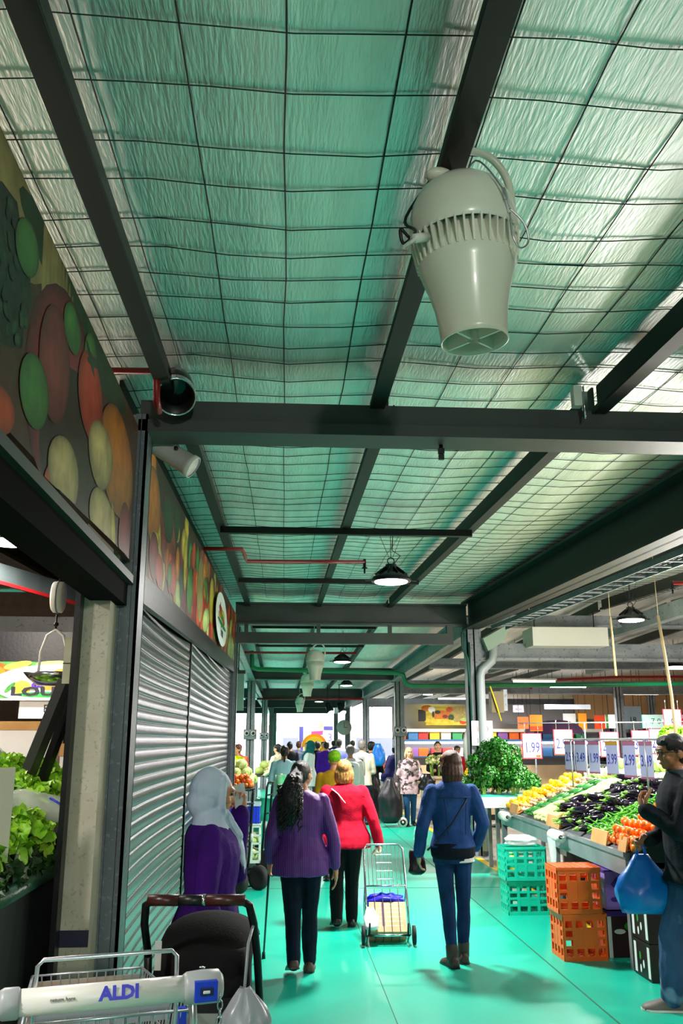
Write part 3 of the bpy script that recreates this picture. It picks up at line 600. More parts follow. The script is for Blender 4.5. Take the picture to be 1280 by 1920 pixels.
g=curved(.15,.010,.9,8,.1); copies(single('green_chilli',g,mat('chilli','3f9a1e',.25,col2='6cc22e',ns=8,coat=.3),'bright green curved chilli heaped in front of the eggplants','chilli','green chillies on the stall'),heap(7.98,8.7,9,9,3,.02,lambda:(R.uniform(-.2,.2),-SL+R.uniform(-.2,.2),R.uniform(0,6.28)),jit=.03,u0=.04),'','')
g=G(); g.lathe([(.001,-.03),(.02,-.027),(.033,-.012),(.036,.006),(.028,.026),(.012,.04),(.001,.043)],12)
copies(single('persimmon',g,mat('persimmon','fa8210',.3,col2='f2680a',ns=5,coat=.2),'orange persimmon heaped at the near end of the sloping stall','fruit','persimmons on the stall'),heap(7.3,7.95,10,8,3,.05,rr_,jit=.014,u0=-.02,u1=.85),'','')
# cardboard fronts
for i,(y0,y1,lab) in enumerate(((11.2,11.6,'small cardboard tray front below the lemons'),(9.35,9.85,'cardboard tray front below the zucchini and eggplants'),(7.9,8.32,'cardboard tray front between the chillies and persimmons'),(7.42,7.6,'short cardboard flap at the near stall corner'))):
    t=thing('cardboard_tray',lab,'cardboard tray'); g=G(); g.loft([[(xf(y)-.005,y,.872),(xf(y)+.01,y,.872),(xf(y)+.035,y,.985),(xf(y)+.02,y,.985)] for y in (y0,y1)],0,False); g.loft([[(xf(y)+.0,y,.872),(xf(y)+.25,y,.985),(xf(y)+.25,y,.99),(xf(y)+.0,y,.877)] for y in (y0,y1)],0,False); obj('tray',g,CARD,t)
# plastic bag rolls on the rail
BAGC=mat('clear_bag','dfe8ea',.2,0,alpha=.55); 
for y,lab,hang in ((11.5,'white plastic bag roll at the far end of the stall rail',0),(9.15,'white plastic bag roll with a bag hanging down from the stall rail',1)):
    t=thing('bag_roll',lab,'bag roll',(xf(y)-.09,y,.83)); g=G(); g.cyl((0,.14,.0),(0,-.14,0),.055,16); g.cyl((0,-.14,0),(0,-.143,0),.02,10,1); obj('roll',g,[WHITE,BLACK],t)
    g=G(); g.tube([(.09,-.2,.03),(0,-.2,.0),(0,.2,0),(.09,.2,.03)],.006,6); obj('bracket',g,CHROME,t)
    if hang:
        g=G(); P=[[(-.05+.012*math.sin(5*u+4*k),-.11+.22*u+.05*k*.6,-.02-.34*k) for u in [i/8 for i in range(9)]] for k in [j/8 for j in range(9)]]
        vs=[p for r in P for p in r]; g.add(vs,[(a*9+b,a*9+b+1,a*9+b+10,a*9+b+9) for a in range(8) for b in range(8)]); obj('hanging_bag',g,BAGC,t)
# milk-crate style crates
def crate(x,y,z,w,d,h,m,lab,rz=0,group=None,solid=False,inv=0):
    t=thing('plastic_crate',lab,'crate',(x,y,z),rz,group)
    def wall(A,L):
        g=G(); n=4; rows=4; fr=.03
        zs=[0,.03]; 
        g.box(0,L,-.006,.006,0,.035,0,A); g.box(0,L,-.006,.006,h-.05,h,0,A); g.box(-.002,L+.002,-.014,.008,h-.022,h,0,A)
        cw=L/n
        for k in range(n+1): g.box(max(0,k*cw-.014),min(L,k*cw+.014),-.007,.007,0,h,0,A)
        rh=(h-.08)/rows
        for k in range(1,rows): g.box(0,L,-.006,.006,.035+k*rh-.011,.035+k*rh+.011,0,A)
        g.box(cw,3*cw,-.005,.005,.035+rh*1,.035+rh*(2.9 if solid else 2),0,A)
        return g
    g=G()
    for A,L in ((Matrix.Translation((0,0,0)),w),(Matrix.Translation((0,d,0)),w),(Matrix.Translation((0,0,0))@Matrix.Rotation(PI/2,4,'Z'),d),(Matrix.Translation((w,0,0))@Matrix.Rotation(PI/2,4,'Z'),d)):
        q=wall(A,L); g.add(q.v,q.f,0,False)
    obj('walls',g,m,t); g=G(); n=6
    for k in range(n+1): g.box(w*k/n-.012 if k else 0,min(w,w*k/n+.012),0,d,inv,inv+.01); g.box(0,w,max(0,d*k/n-.012),min(d,d*k/n+.012),inv,inv+.01)
    obj('base',g,m,t); return t
TEAL=mat('teal_crate','10c2a2',.4,spec=.4); ORC=mat('orange_crate','f2680a',.4,col2='e85f08',ns=3)
crate(2.36,9.72,0,.42,.32,.33,TEAL,'teal plastic crate standing on the floor under the stall, lower of two'); crate(2.34,9.7,.335,.42,.32,.33,TEAL,'teal plastic crate with clear bags on top, upper of two')
crate(2.33,7.76,0,.36,.32,.355,ORC,'orange plastic crate on the floor, lower of two beside purple boxes',.02,None,True); crate(2.30,7.75,.36,.36,.32,.36,ORC,'orange plastic crate turned over on top of another orange crate',.0,None,True,.349)
def bagmesh(w,d,h,seed,n=14,k=8,top=.15):
    """crumpled bag: pleats gather towards the neck, creases cross the belly"""
    q=random.Random(seed); g=G(); rings=[]; n=max(36,n*2); k=max(14,k*2); ph=[q.uniform(0,6.28) for _ in range(8)]
    for j in range(k+1):
        u=j/k; s=(1-.05*math.sin(u*9+seed))*(math.sin(min(1,u*4+.35)*PI/2))*(1 if u<.55 else max(top,1-((u-.55)/.45)**1.3*(1-top)))
        pl=.02+.10*max(0,u-.35); ox,oy=.04*w*math.sin(u*5+ph[6]),.04*d*math.sin(u*4+ph[7]); R_=[]
        for i in range(n):
            t=2*PI*i/n; f=1+.06*math.sin(2*t+ph[0]+2*u)+.05*math.sin(3*t+ph[1]-4*u)+pl*math.sin(9*t+ph[2]+1.5*math.sin(3*u))+pl*.6*math.sin(14*t+ph[3])+.03*math.sin(5*t+11*u+ph[4])+.02*math.sin(7*t-17*u+ph[5])
            R_.append((w/2*s*f*math.cos(t)+ox*u,d/2*s*f*math.sin(t)+oy*u,h*u*(1+.02*math.sin(4*t+ph[4]))))
        rings.append(R_)
    g.loft(rings); return g
obj('plastic_bag',bagmesh(.36,.26,.1,5,18,6,.6),BAGC,None,'crumpled clear plastic bag lying on the upper teal crate','bag',loc=(2.55,9.87,.668))
obj('plastic_bag',bagmesh(.3,.3,.3,9,18,8,.3),mat('yellow_bag','f0d018',.35),None,'yellow plastic bag under the far end of the stall','bag',loc=(3.05,12.5,.0))
# boxes under the stall
PURP=mat('purple_box','8a6cc0',.5,col2='7a5cb4',ns=4); DPUR=mat('deep_purple','3f1a7c',.5); BLK=mat('black_box','0d0d0f',.45)
LGREEN=mat('logo_green','1f9a3a',.5); WPRINT=mat('white_print','dfe6e2',.6)
for k,(z,h,lab) in enumerate(((0,.36,'dark fruit box with a pale edge under the purple box'),(.37,.30,'lilac printed fruit box on top of the dark box under the stall'))):
    t=thing('fruit_box',lab,'box',(2.74,7.86,z)); g=G(); g.box(0,.36,0,.42,0,h); 
    if k:
        F=Matrix(((1,0,0,0),(0,0,-1,-.0005),(0,1,0,0),(0,0,0,1)))
        S_=Matrix(((0,0,-1,-.0005),(-1,0,0,.42),(0,1,0,0),(0,0,0,1)))
        for A in (F,S_):
            g.text('DOLE'[:2],A@Matrix.Translation((.27,.28,0)),.07,1,.0005); g.disc(.2,.15,.025,.09,A,.001,1,14); g.disc(.1,.2,.05,.06,A,.001,1,4); g.disc(.32,.12,.04,.03,A,.001,1,9); g.disc(.08,.08,.04,.02,A,.001,1,9)
        g.box(-.01,.37,-.01,.43,h,h+.012,1); g.disc(.1,.12,.05,.03,Matrix.Translation((0,0,h+.012)),.002,2); g.disc(.22,.2,.06,.03,Matrix.Translation((0,0,h+.012)),.002,3)
        obj('carton',g,[PURP,DPUR,REDINK,WPRINT],t)
    else:
        g.box(-.002,.03,-.003,.0,0,h,1); g.box(-.012,.37,-.012,.43,h-.04,h,3); F=Matrix(((1,0,0,0),(0,0,-1,-.0005),(0,1,0,0),(0,0,0,1)))
        g.disc(.18,.24,.04,.03,F,.001,2,9); g.disc(.1,.2,.05,.02,F,.001,1,9); obj('carton',g,[mat('maroon_box','2a1018',.5),WPRINT,LGREEN,DPUR],t)
for k,(z,lab) in enumerate(((0,'black produce carton with green logo on the floor, lowest of three'),(.267,'black produce carton with green logo, middle of three'),(.534,'black produce carton with green logo, topmost of three beside the blue bag'))):
    t=thing('produce_carton',lab,'box',(2.77,7.06,z)); g=G(); g.box(0,.42,0,.33,0,.262)
    F=Matrix(((1,0,0,0),(0,0,-1,-.0005),(0,1,0,0),(0,0,0,1))); S_=Matrix(((0,0,-1,-.0005),(-1,0,0,.33),(0,1,0,0),(0,0,0,1)))
    for j,(cx,hh) in enumerate(((.15,.06),(.19,.085),(.24,.10),(.12,.04))): g.prism([(cx-.016,.105),(cx+.016,.105),(cx+.02,.105+hh*.6),(cx,.105+hh),(cx-.02,.105+hh*.6)],F,.001,1)
    g.text('STELLAR',F@Matrix.Translation((.19,.08,0)),.036,2,.0005); g.text('FARMS',F@Matrix.Translation((.19,.05,0)),.022,2,.0005)
    g.box(0,.2,-.002,0,.252,.256,2)
    for u0,u1 in ((.015,.06),(.27,.315)): g.prism([(u0,.02),(u1,.02),(u1,.235),(u0,.235)],S_,.001,2)
    for u,v,c in ((.13,.15,1),(.19,.1,2),(.13,.06,2)): g.disc(u,v,.016,.03,S_,.001,c,10)
    g.box(-.003,.423,-.003,.333,.245,.262,3); obj('carton',g,[BLK,LGREEN,WPRINT,mat('box_lid','18181b',.4)],t)
# price sign rail at the back of the stall
t=thing('sign_rail','thin steel rail on uprights along the back of the produce stall, carrying grey price cards','sign rail'); g=G(); g.cyl((3.56,7.2,1.76),(3.5,11.15,1.76),.012,8); obj('rail',g,STEEL,t)
for y in (7.6,8.7,10.9):
    g=G(); g.cyl((3.55-.06*(y-7.2)/4,y,1.2),(3.55-.06*(y-7.2)/4,y,1.76),.009,8); obj('upright',g,STEEL,t)
GCARD=mat('grey_card','8a90ac',.5,col2='7f86a4',ns=3)
for y,txt,lab in ((11.0,'2.99','pale grey hanging price card at the far end of the rail'),(10.6,'3.49','grey hanging price card second from the far end of the rail'),(10.15,'1.99','narrow grey hanging price card third from the far end of the rail'),(9.6,'3.99','grey hanging price card with an ochre strip, fourth from the far end'),(9.12,'2.99','grey hanging price card above the eggplants, fifth from the far end'),(8.7,'3.49','grey hanging price card nearest to the man with glasses')):
    t=thing('price_card',lab,'price card',(3.53-.02*(y-8.7)/2,y,1.75),-PI/2+.42,'grey price cards on the rail'); del t['group']
    g=G(); g.box(-.085,.085,-.002,.002,-.36,-.01); g.box(-.088,.088,-.004,.0,-.05,-.008,3 if y==9.6 else 2); F=Matrix(((1,0,0,0),(0,0,-1,-.0022),(0,1,0,0),(0,0,0,1))); 
    g.text(txt,F@Matrix.Translation((0,-.2,0))@Matrix.Rotation(0,4,'Z'),.15,1,.0006,sx=.55,bold=.002); g.box(-.085,.085,-.003,0,-.365,-.345,2); obj('card',g,[GCARD,NAVYINK,mat('card_trim','7a4560',.5),mat('ochre','8a6a14',.5)],t)
# white cards with red edge on a wire further back
for x,y,z,txt,lab in ((3.32,12.0,1.74,'1.99','white price card reading 1.99 beside the parsley mound'),(3.75,12.0,1.79,'2.99','bright white price card with red top corners behind the parsley'),(4.38,12.0,1.76,'2.70','red-edged white price card behind the ochre-topped grey card'),(4.82,12.0,1.78,'3.49','red-edged white price card behind the last grey cards'),(5.06,12.0,1.80,'2.99','white price card just above the head of the man with glasses'),(5.28,12.0,2.06,'9','white price card cut by the picture edge, high above the others')):
    t=thing('price_card',lab,'price card',(x,y,z+.1),.25); g=G(); g.box(-.15,.15,-.002,.002,-.33,0,1); g.box(-.133,.133,-.005,.0,-.315,-.008); F=Matrix(((1,0,0,0),(0,0,-1,-.0052),(0,1,0,0),(0,0,0,1)))
    g.text(txt,F@Matrix.Translation((0,-.19,0)),.19,2,.0006,sx=.72,bold=.002); g.box(.05,.12,-.006,0,-.31,-.28,3); obj('card',g,[WHITEP,REDINK,NAVYINK,mat('rust_print','c0562a',.6)],t)
    g=G(); g.cyl((-.1,0,0),(-.1,0,.12),.003,5); g.cyl((.1,0,0),(.1,0,.12),.003,5); obj('clip',g,CHROME,t)
t=thing('sign_wire','thin horizontal rod that the white price cards hang from','rod'); g=G(); g.cyl((3.0,12.02,1.97),(6.2,12.02,2.0),.008,6); g.cyl((4.06,12.02,1.0),(4.06,12.02,1.97),.01,6); g.cyl((6.0,12.02,1.0),(6.0,12.02,1.98),.01,6); obj('rod',g,STEEL,t)
# card on the column
t=thing('price_card','white handwritten price card strapped to the grey column','price card',(3.13,14.28,1.86)); g=G(); g.box(-.14,.2,-.004,.004,-.19,.19); F=Matrix(((1,0,0,.03),(0,0,-1,-.0045),(0,1,0,0),(0,0,0,1)))
g.text('ea',F@Matrix.Translation((0,.15,0)),.06,1); g.text('1.90',F@Matrix.Translation((0,.06,0)),.12,2); g.text('&',F@Matrix.Translation((0,-.03,0)),.06,1); g.text('1.70',F@Matrix.Translation((0,-.12,0)),.12,1); obj('card',g,[WHITEP,BLACKINK,REDINK],t)
# ---------- parsley table
t=thing('display_table','table under the parsley mound covered with a teal sheet','table',(3.05,12.9,0)); g=G(); g.box(-.5,.62,-.45,.45,.98,1.02); obj('tabletop',g,mat('teal_sheet','2aa896',.5),t); g=G(); g.box(-.5,.62,-.46,-.45,.86,1.0); obj('apron',g,mat('white_panel','c8ccc8',.5),t)
for sx in (-.05,.58):
    for sy in (-.1,.4): g=G(); g.box(sx-.025,sx+.025,sy-.025,sy+.025,0,.98); obj('leg',g,STEEL,t)
LEAF=mat('parsley_leaf','125010',.45,col2='3a9a20',ns=16,thr=(.4,.7)); LEAF2=mat('lettuce_leaf','6fae1c',.4,col2='a8dc3c',ns=9); STALK=mat('stalk','7fae3c',.5)
def leafy(seed,nl,rad,h,ls,curl=.4,fl=1,rnd=False):
    q=random.Random(seed); g=G()
    for i in range(nl):
        a=q.uniform(0,2*PI); e=q.uniform(-.25,1)**1; r=rad*q.uniform(.55,1)
        d=V((math.cos(a)*math.cos(e*1.4),math.sin(a)*math.cos(e*1.4),math.sin(e*1.4))); p=V((d.x*r,d.y*r,h+d.z*r*fl))
        A=Matrix.Translation(p)@aim((d+V((q.uniform(-.6,.6),q.uniform(-.6,.6),q.uniform(-.5,.5))))).to_4x4()@Matrix.Rotation(q.uniform(0,6.28),4,'Z'); s=ls*q.uniform(.7,1.2); c=s*curl*q.uniform(-1,1)
        vs=[(0,-.5*s,0),(.35*s,-.3*s,c),(.5*s,.1*s,c*.3),(.22*s,.2*s,-c*.5),(.2*s,.55*s,c),(0,.75*s,-c),(-.2*s,.5*s,c),(-.24*s,.2*s,-c*.4),(-.5*s,.1*s,c*.4),(-.35*s,-.3*s,c),(0,.1*s,c*.3)]
        if rnd: vs=[(.5*s*(1+.13*math.sin(5*k*PI/5*1.0+k%2*1.6))*math.cos(k*PI/5),.62*s*math.sin(k*PI/5)+.1*s,c*math.sin(3*k*PI/5)+.12*s*(k%2)) for k in range(10)]+[(0,.1*s,-.15*s)]
        g.add(vs,[(10,k,(k+1)%10) for k in range(10)],0,True,A)
    return g
def bunch(name,lab,cat,group,seed,nl,rad,h,ls,lm,stalk=True,curl=.4,fl=1,rnd=False):
    o=thing(name,lab,cat,(0,0,0),0,group); obj('foliage',leafy(seed,nl,rad,h,ls,curl,fl,rnd),lm,o)
    if stalk:
        g=G(); q=random.Random(seed)
        for i in range(9): g.tube([(q.uniform(-.02,.02),q.uniform(-.02,.02),0),(q.uniform(-.03,.03),q.uniform(-.03,.03),h*.6),(q.uniform(-.6,.6)*rad,q.uniform(-.6,.6)*rad,h)],.004,5)
        obj('stalks',g,STALK,o)
    return o
p0=bunch('parsley_bunch','dark green parsley bunch in the big mound beside the grey column','parsley','parsley bunches in the mound',4,230,.14,.14,.036,LEAF); first=True
for L,(n,rx,ry,z) in enumerate(((14,.46,.36,1.0),(12,.36,.3,1.13),(9,.28,.2,1.27),(6,.18,.14,1.41),(3,.07,.06,1.5))):
    for i in range(n):
        a=2*PI*i/n+L*.5; k=1 if i%2 else .55; p=(3.06+rx*k*math.cos(a),12.87+ry*k*math.sin(a),z+.02); rt=(R.uniform(-.3,.3)-.4*math.sin(a)*k,.4*math.cos(a)*k,R.uniform(0,6))
        if first: p0.location=p; p0.rotation_euler=rt; first=False
        else: dup(p0,p,rt,scale=R.uniform(.85,1.15))
# ---------- second row: cauliflowers and white cabbages behind
t=thing('display_table','long white covered table with cauliflowers behind the eggplant stall','table',(4.62,10.8,0)); g=G(); g.box(-.7,1.0,-2.2,2.2,1.08,1.12); obj('tabletop',g,WHITE,t)
for sx in (-.66,.86):
    for sy in (-2.1,2.1): g=G(); g.box(sx-.03,sx+.03,sy-.03,sy+.03,0,1.08); obj('leg',g,STEEL,t)
g=G(); g.box(-.7,-.68,-2.2,2.2,.2,1.08); obj('skirt',g,mat('white_skirt','e8ecec',.6),t)
cf=thing('cauliflower','creamy white cauliflower with pale green leaves heaped behind the price cards','cauliflower',(0,0,0),0,'cauliflowers behind the eggplants'); g=G(); q=random.Random(5); g.ell((0,0,.07),(.085,.085,.065))
for i in range(26): a=q.uniform(0,6.28); e=q.uniform(.1,1.5); g.ell((.075*math.cos(a)*math.cos(e),.075*math.sin(a)*math.cos(e),.075+.06*math.sin(e)),.026,None,7,5)
obj('curd',g,mat('curd','f0ecd4',.7,bump=.4,bs=70),cf); g=G()
for i in range(7):
    A=Matrix.Rotation(i*2*PI/7,4,'Z'); g.add([(.03,-.03,0),(.03,.03,0),(.09,-.05,.03),(.09,.05,.03),(.12,-.04,.09),(.12,.04,.09),(.125,0,.13)],[(0,2,3,1),(2,4,5,3),(4,6,5)],0,True,A)
obj('leaves',g,mat('cauli_leaf','b4d67a',.5,col2='8fc050',ns=10),cf); first=True
for L,(nx,ny) in enumerate(((6,17),(5,15),(3,13))):
    for i in range(nx):
        for j in range(ny):
            p=(4.05+.18*L*.6+.2*i+R.uniform(-.02,.02)+.07*L,8.6+.24*j+.2*L+R.uniform(-.03,.03),1.12+.13*L+.02*i)
            rt=(R.uniform(-.3,.3),R.uniform(-.5,.1),R.uniform(0,6))
            if first: cf.location=p; cf.rotation_euler=rt; first=False
            else: dup(cf,p,rt,scale=R.uniform(.85,1.1))
# ---------- people
SKIN=mat('skin','c98f6c',.5,sss=.08,col2='bf8260',ns=6); SKINP=mat('skin_pale','e0ad8c',.5,sss=.08); SKIND=mat('skin_tan','a86f4a',.5,sss=.05)
EYEM=mat('eye_dark','1a1410',.2); LIPM=mat('lip','a84c46',.4)
def cloth(n,c,c2=None,ns=5,**k): k.setdefault('spec',.2); return mat(n,c,k.pop('rough',.85),col2=c2,ns=ns,bump=k.pop('bump',.15),bs=k.pop('bs',90),**k)
TF=[(.47,-.002,.082,.062),(.50,-.008,.100,.072),(.54,-.006,.103,.07),(.58,0,.094,.064),(.63,.002,.082,.056),(.69,.006,.088,.062),(.745,.008,.097,.064),(.785,.002,.104,.058),(.81,-.004,.098,.05),(.832,-.008,.068,.04),(.85,-.008,.036,.034),(.875,.0,.031,.032)]
TMm=[(.47,0,.080,.062),(.50,-.004,.092,.068),(.54,-.002,.093,.066),(.58,0,.09,.064),(.63,.002,.09,.062),(.69,.004,.1,.066),(.745,.004,.11,.068),(.785,0,.118,.06),(.81,-.004,.112,.052),(.832,-.008,.078,.042),(.85,-.008,.038,.036),(.875,.0,.034,.034)]
class Fig:
    def __init__(s,h,sex='f',bulk=1,lean=0,vox=.014,feet=((.045,.0,0,8,0),(-.045,0,0,-8,0)),arms=None,head=(0,0),hipz=.5,shw=1,tz=None,knees=((0,.02),(0,.02))):
        s.h=h; s.T=TF if sex=='f' else TMm; s.b=bulk; s.lean=lean; s.vox=vox; s.head=head; s.feet=feet; s.shw=shw
        s.A={}
        D={'R':((.135,-.005,.625),(.145,.035,.485),(.0,.1,-1),(-1,0,0),.25),'L':((-.135,-.005,.625),(-.145,.035,.485),(0,.1,-1),(1,0,0),.25)}
        for k in 'RL': s.A[k]=(arms or {}).get(k,D[k])
        sx=.104*shw*(1 if sex=='f' else 1.1)
        s.S={'R':s.P((sx,-.006,.80)),'L':s.P((-sx,-.006,.80))}
        s.E={k:s.P(s.A[k][0]) for k in 'RL'}; s.W={k:s.P(s.A[k][1]) for k in 'RL'}
        s.L={}
        for k,f,kn,sg in (('R',feet[0],knees[0],1),('L',feet[1],knees[1],-1)):
            hip=V((sg*.05,0,hipz))*h; an=V((f[0],f[1],.043+f[2]))*h; kneep=(hip*.47+an*.53)+V((kn[0],kn[1],0))*h; s.L[k]=(hip,kneep,an)
        N=s.P((0,.0,.875)); s.HM=Matrix.Translation(N)@Matrix.Rotation(-head[0],4,'Z')@Matrix.Rotation(head[1],4,'X')@Matrix.Diagonal((h,h,h,1))@Matrix.Translation((0,0,-.875))
    def P(s,p): z=p[2]; return V((p[0],p[1]+s.lean*max(0,z-.52)*1.0,z))*s.h
    def ring(s,z,e=0,n=20,ex=0):
        T=s.T
        if z<=T[0][0]: y,rx,ry=T[0][1],.1,.075
        else:
            i=max(j for j in range(len(T)) if T[j][0]<=z); j=min(i+1,len(T)-1); u=0 if i==j else (z-T[i][0])/(T[j][0]-T[i][0]); y,rx,ry=[T[i][k]*(1-u)+T[j][k]*u for k in (1,2,3)]
        b=s.b if z<.80 else 1+(s.b-1)*max(0,(.86-z)/.06)
        w=s.shw if .7<z<.84 else 1
        return [tuple(s.P((0+(rx*b*w+e+ex)*math.cos(2*PI*a/n),y+(ry*b+e)*math.sin(2*PI*a/n),z))) for a in range(n)]
    def hand(s,g,k,r=1):
        h=s.h; W=s.W[k]; d=V(s.A[k][2]).normalized(); n=V(s.A[k][3]); n=(n-d*n.dot(d)).normalized(); c=s.A[k][4]; t=d.cross(n)*(1 if k=='R' else -1)
        B=Matrix((t,n,d)).transposed().to_4x4(); B.translation=W
        g.ell((0,0,.030*h),(.023*h,.011*h,.033*h),None,12,8,0,B); g.ell((.012*h,.004*h,.018*h),(.012*h,.011*h,.02*h),None,8,6,0,B)
        for i,(o,l) in enumerate(((.0175,.044),(.006,.050),(-.0058,.046),(-.017,.036))):
            p=V((o*h,0,.055*h)); a=c*(.7+.12*i); pts=[p]; q=0
            for sgm in (.45,.32,.25):
                q+=a; p=p+V((o*.12*l*h/.05,math.sin(q)*l*h*sgm,math.cos(q)*l*h*sgm)); pts.append(p)
            g.chain(pts,[.0056*h,.0053*h,.0048*h,.0042*h],8,1,0,B)
        p=V((.02*h,.004*h,.014*h)); g.chain([p,p+V((.016*h,.008*h,.018*h)),p+V((.02*h,.018*h*(.5+c),.034*h)),p+V((.018*h,.026*h*(.5+c),.046*h))],[.0085*h,.0072*h,.006*h,.005*h],8,1,0,B)
    def body(s):
        h=s.h; g=G(); zs=[t[0] for t in s.T]
        g.loft([s.ring(z,-.008) for z in zs[:-2]]+[s.ring(z) for z in zs[-2:]])
        g.cap(s.P((0,-.004,.84)),s.P((0,.006,.895)),.031*h*(1+.4*(s.b-1)),.031*h,12)
        H=s.HM; k=s.h
        g.ell((0,.004,.943),(.046,.056,.056),None,18,12,0,H); g.ell((0,.022,.912),(.037,.038,.040),None,14,10,0,H); g.ell((0,.043,.886),(.018,.016,.014),None,10,8,0,H)
        g.cap(V((0,.056,.935)),V((0,.069,.914)),.006,.0105,8,0,1,H); g.ell((0,.055,.951),(.034,.012,.009),None,10,6,0,H); g.ell((.024,.044,.916),(.014,.014,.013),None,8,6,0,H); g.ell((-.024,.044,.916),(.014,.014,.013),None,8,6,0,H); g.ell((0,.054,.899),(.015,.009,.009),None,8,6,0,H)
        for sg in (-1,1): g.ell((sg*.046,-.004,.926),(.007,.014,.019),None,8,8,0,H)
        for q in 'RL':
            S,E,W=s.S[q],s.E[q],s.W[q]; g.cap(S,E,.026*h,.020*h); g.cap(E,W,.020*h,.0145*h); g.cap(W,W+V(s.A[q][2]).normalized()*.02*h,.0145*h,.014*h); s.hand(g,q)
            hp,kn,an=s.L[q]; g.cap(hp,kn,.046*h*s.b,.031*h); g.cap(kn,kn*.6+an*.4,.031*h,.031*h); g.cap(kn*.6+an*.4,an,.031*h,.021*h)
            f=s.feet[0 if q=='R' else 1]; a=math.radians(-f[3]); fd=V((math.sin(-a),math.cos(a),0)); pit=f[4]
            toe=an+V((fd.x*.03,fd.y*.03,-.012))*h; g.cap(an,toe,.016*h,.012*h)
        return g
    def top(s,z0,z1=.845,e=.012,sl=1,se=.009,hem=0,neck=.008,hemy=0):
        h=s.h; g=G(); zs=[z0]+[z for z in [.40,.44]+[t[0] for t in s.T] if z0+.01<z<z1-.005]+[z1]
        R_=[]
        for z in zs:
            u=max(0,(.62-z)/(.62-z0)) if z0<.6 else 0; R_.append(s.ring(z,(neck if z==z1 else e)+hem*u))
        g.loft(R_)
        if sl:
            for q in 'RL':
                S,E,W=s.S[q],s.E[q],s.W[q]; g.cap(S,E,(.029+se)*h*(1+.3*(s.b-1)),(.022+se)*h)
                if sl>.5: X=E.lerp(W,min(1,(sl-.5)*2)); g.cap(E,X,(.022+se)*h,(.0165+se)*h)
        return g
    def trousers(s,e=.006,hem=.97,flare=0,top=.56,fit=1):
        h=s.h; g=G(); g.loft([s.ring(z,e) for z in (.465,.50,.53,top)])
        for q in 'RL':
            hp,kn,an=s.L[q]; g.cap(hp,kn,(.048*s.b*fit+e)*h,(.032+e+flare*.5)*h); m=kn*.6+an*.4; g.cap(kn,m,(.032+e+flare*.5)*h,(.031+e+flare*.7)*h); g.cap(m,kn.lerp(an,hem),(.031+e+flare*.7)*h,(.022+e+flare)*h)
        return g
    def shoe(s,q,boot=0,w=1):
        h=s.h; f=s.feet[0 if q=='R' else 1]; an=s.L[q][2]; a=math.radians(f[3]); g=G(); z0=an.z-.043*h
        A=Matrix.Translation((an.x,an.y,z0))@Matrix.Rotation(-a,4,'Z')@Matrix.Translation((0,.1*h,0))@Matrix.Rotation(-f[4],4,'X')@Matrix.Translation((0,-.1*h,0))
        rs=[]
        for y,wd,ht in ((-.042,.014,.03),(-.034,.022,.05),(-.005,.025,.052),(.03,.026,.045),(.06,.029,.033),(.085,.029,.026),(.104,.021,.019),(.112,.01,.012)):
            wd*=w; rs.append([(x*h*wd,y*h,z*h*ht+.0001) for x,z in ((-.9,0),(.9,0),(1,.25),(.95,.55),(.6,.9),(0,1),(-.6,.9),(-.95,.55),(-1,.25))])
        g.loft(rs,0,True,True,False,A)
        g.loft([[(x*h*wd*w*1.04,y*h,z) for x,z in ((-1,0),(1,0),(1,.012),(-1,.012))] for y,wd in ((-.044,.018),(-.03,.025),(.03,.027),(.06,.03),(.09,.029),(.114,.012))],1,False,True,False,A)
        if boot: g.cap(an+V((0,0,-.01*h)),an.lerp(s.L[q][1],boot),.029*h,.030*h)
        return g
def hairg(F,style):
    g=G(); H=F.HM; q=random.Random(9)
    if style!='hood': g.ell((0,-.008,.950),(.051,.056,.056),None,16,12,0,H)
    if style in('bob','mid','bun','long','pony','short'):
        g.ell((0,-.022,.93),(.048,.04,.05),None,14,10,0,H)
        for sg in (-1,1): g.ell((sg*.033,.014,.953),(.011,.030,.024),None,10,8,0,H)
    if style in('bob','mid'):
        for i in range(11):
            a=PI*(.98+1.04*i/10) if style=='bob' else PI*(1+i/10); x,y=.047*math.cos(a),-.006+.045*math.sin(a); l=.862 if style=='bob' else .85
            g.chain([V((x*.8,y*.8,.96)),V((x*1.08,y*1.05,.92)),V((x*1.12,y*1.15,.885)),V((x*1.02,y*1.02,l))],[.018,.020,.019,.012],8,1,0,H)
    if style=='pony':
        g.chain([V((0,-.055,.945)),V((0,-.075,.92)),V((0,-.07,.86)),V((0,-.06,.80))],[.016,.022,.02,.008],8,1,0,H)
    if style=='bun': g.ell((0,-.068,.955),(.028,.024,.028),None,10,8,0,H)
    if style=='long':
        for i in range(9):
            a=PI*(1.0+i/8); x,y=.046*math.cos(a),-.006+.045*math.sin(a); g.chain([V((x*.8,y*.8,.96)),V((x*1.1,y*1.15,.9)),V((x*1.2,y*1.3,.82)),V((x*1.0,y*1.3-.01,.76))],[.018,.021,.02,.008],8,1,0,H)
    if style=='curly':
        g.ell((0,-.02,.935),(.047,.044,.05),None,14,10,0,H)
    if style=='short':
        g.ell((0,.022,.976),(.043,.038,.026),None,12,8,0,H)
        for sg in (-1,1): g.ell((sg*.040,.006,.962),(.011,.036,.022),None,10,8,0,H)
    if style in('short',):
        for sg in (-1,1): g.cap(V((sg*.047,.008,.945)),V((sg*.047,.004,.93)),.007,.006,8,0,1,H)
    return g
def dress(F,name,par,g,m,sm=3,disp=0,ds=.12,vox=None,lab=None):
    o=obj(name,g,m,par,lab,None,None,None,vox=vox or F.vox,sm=sm,disp=disp*1.2,ds=ds*2); return o
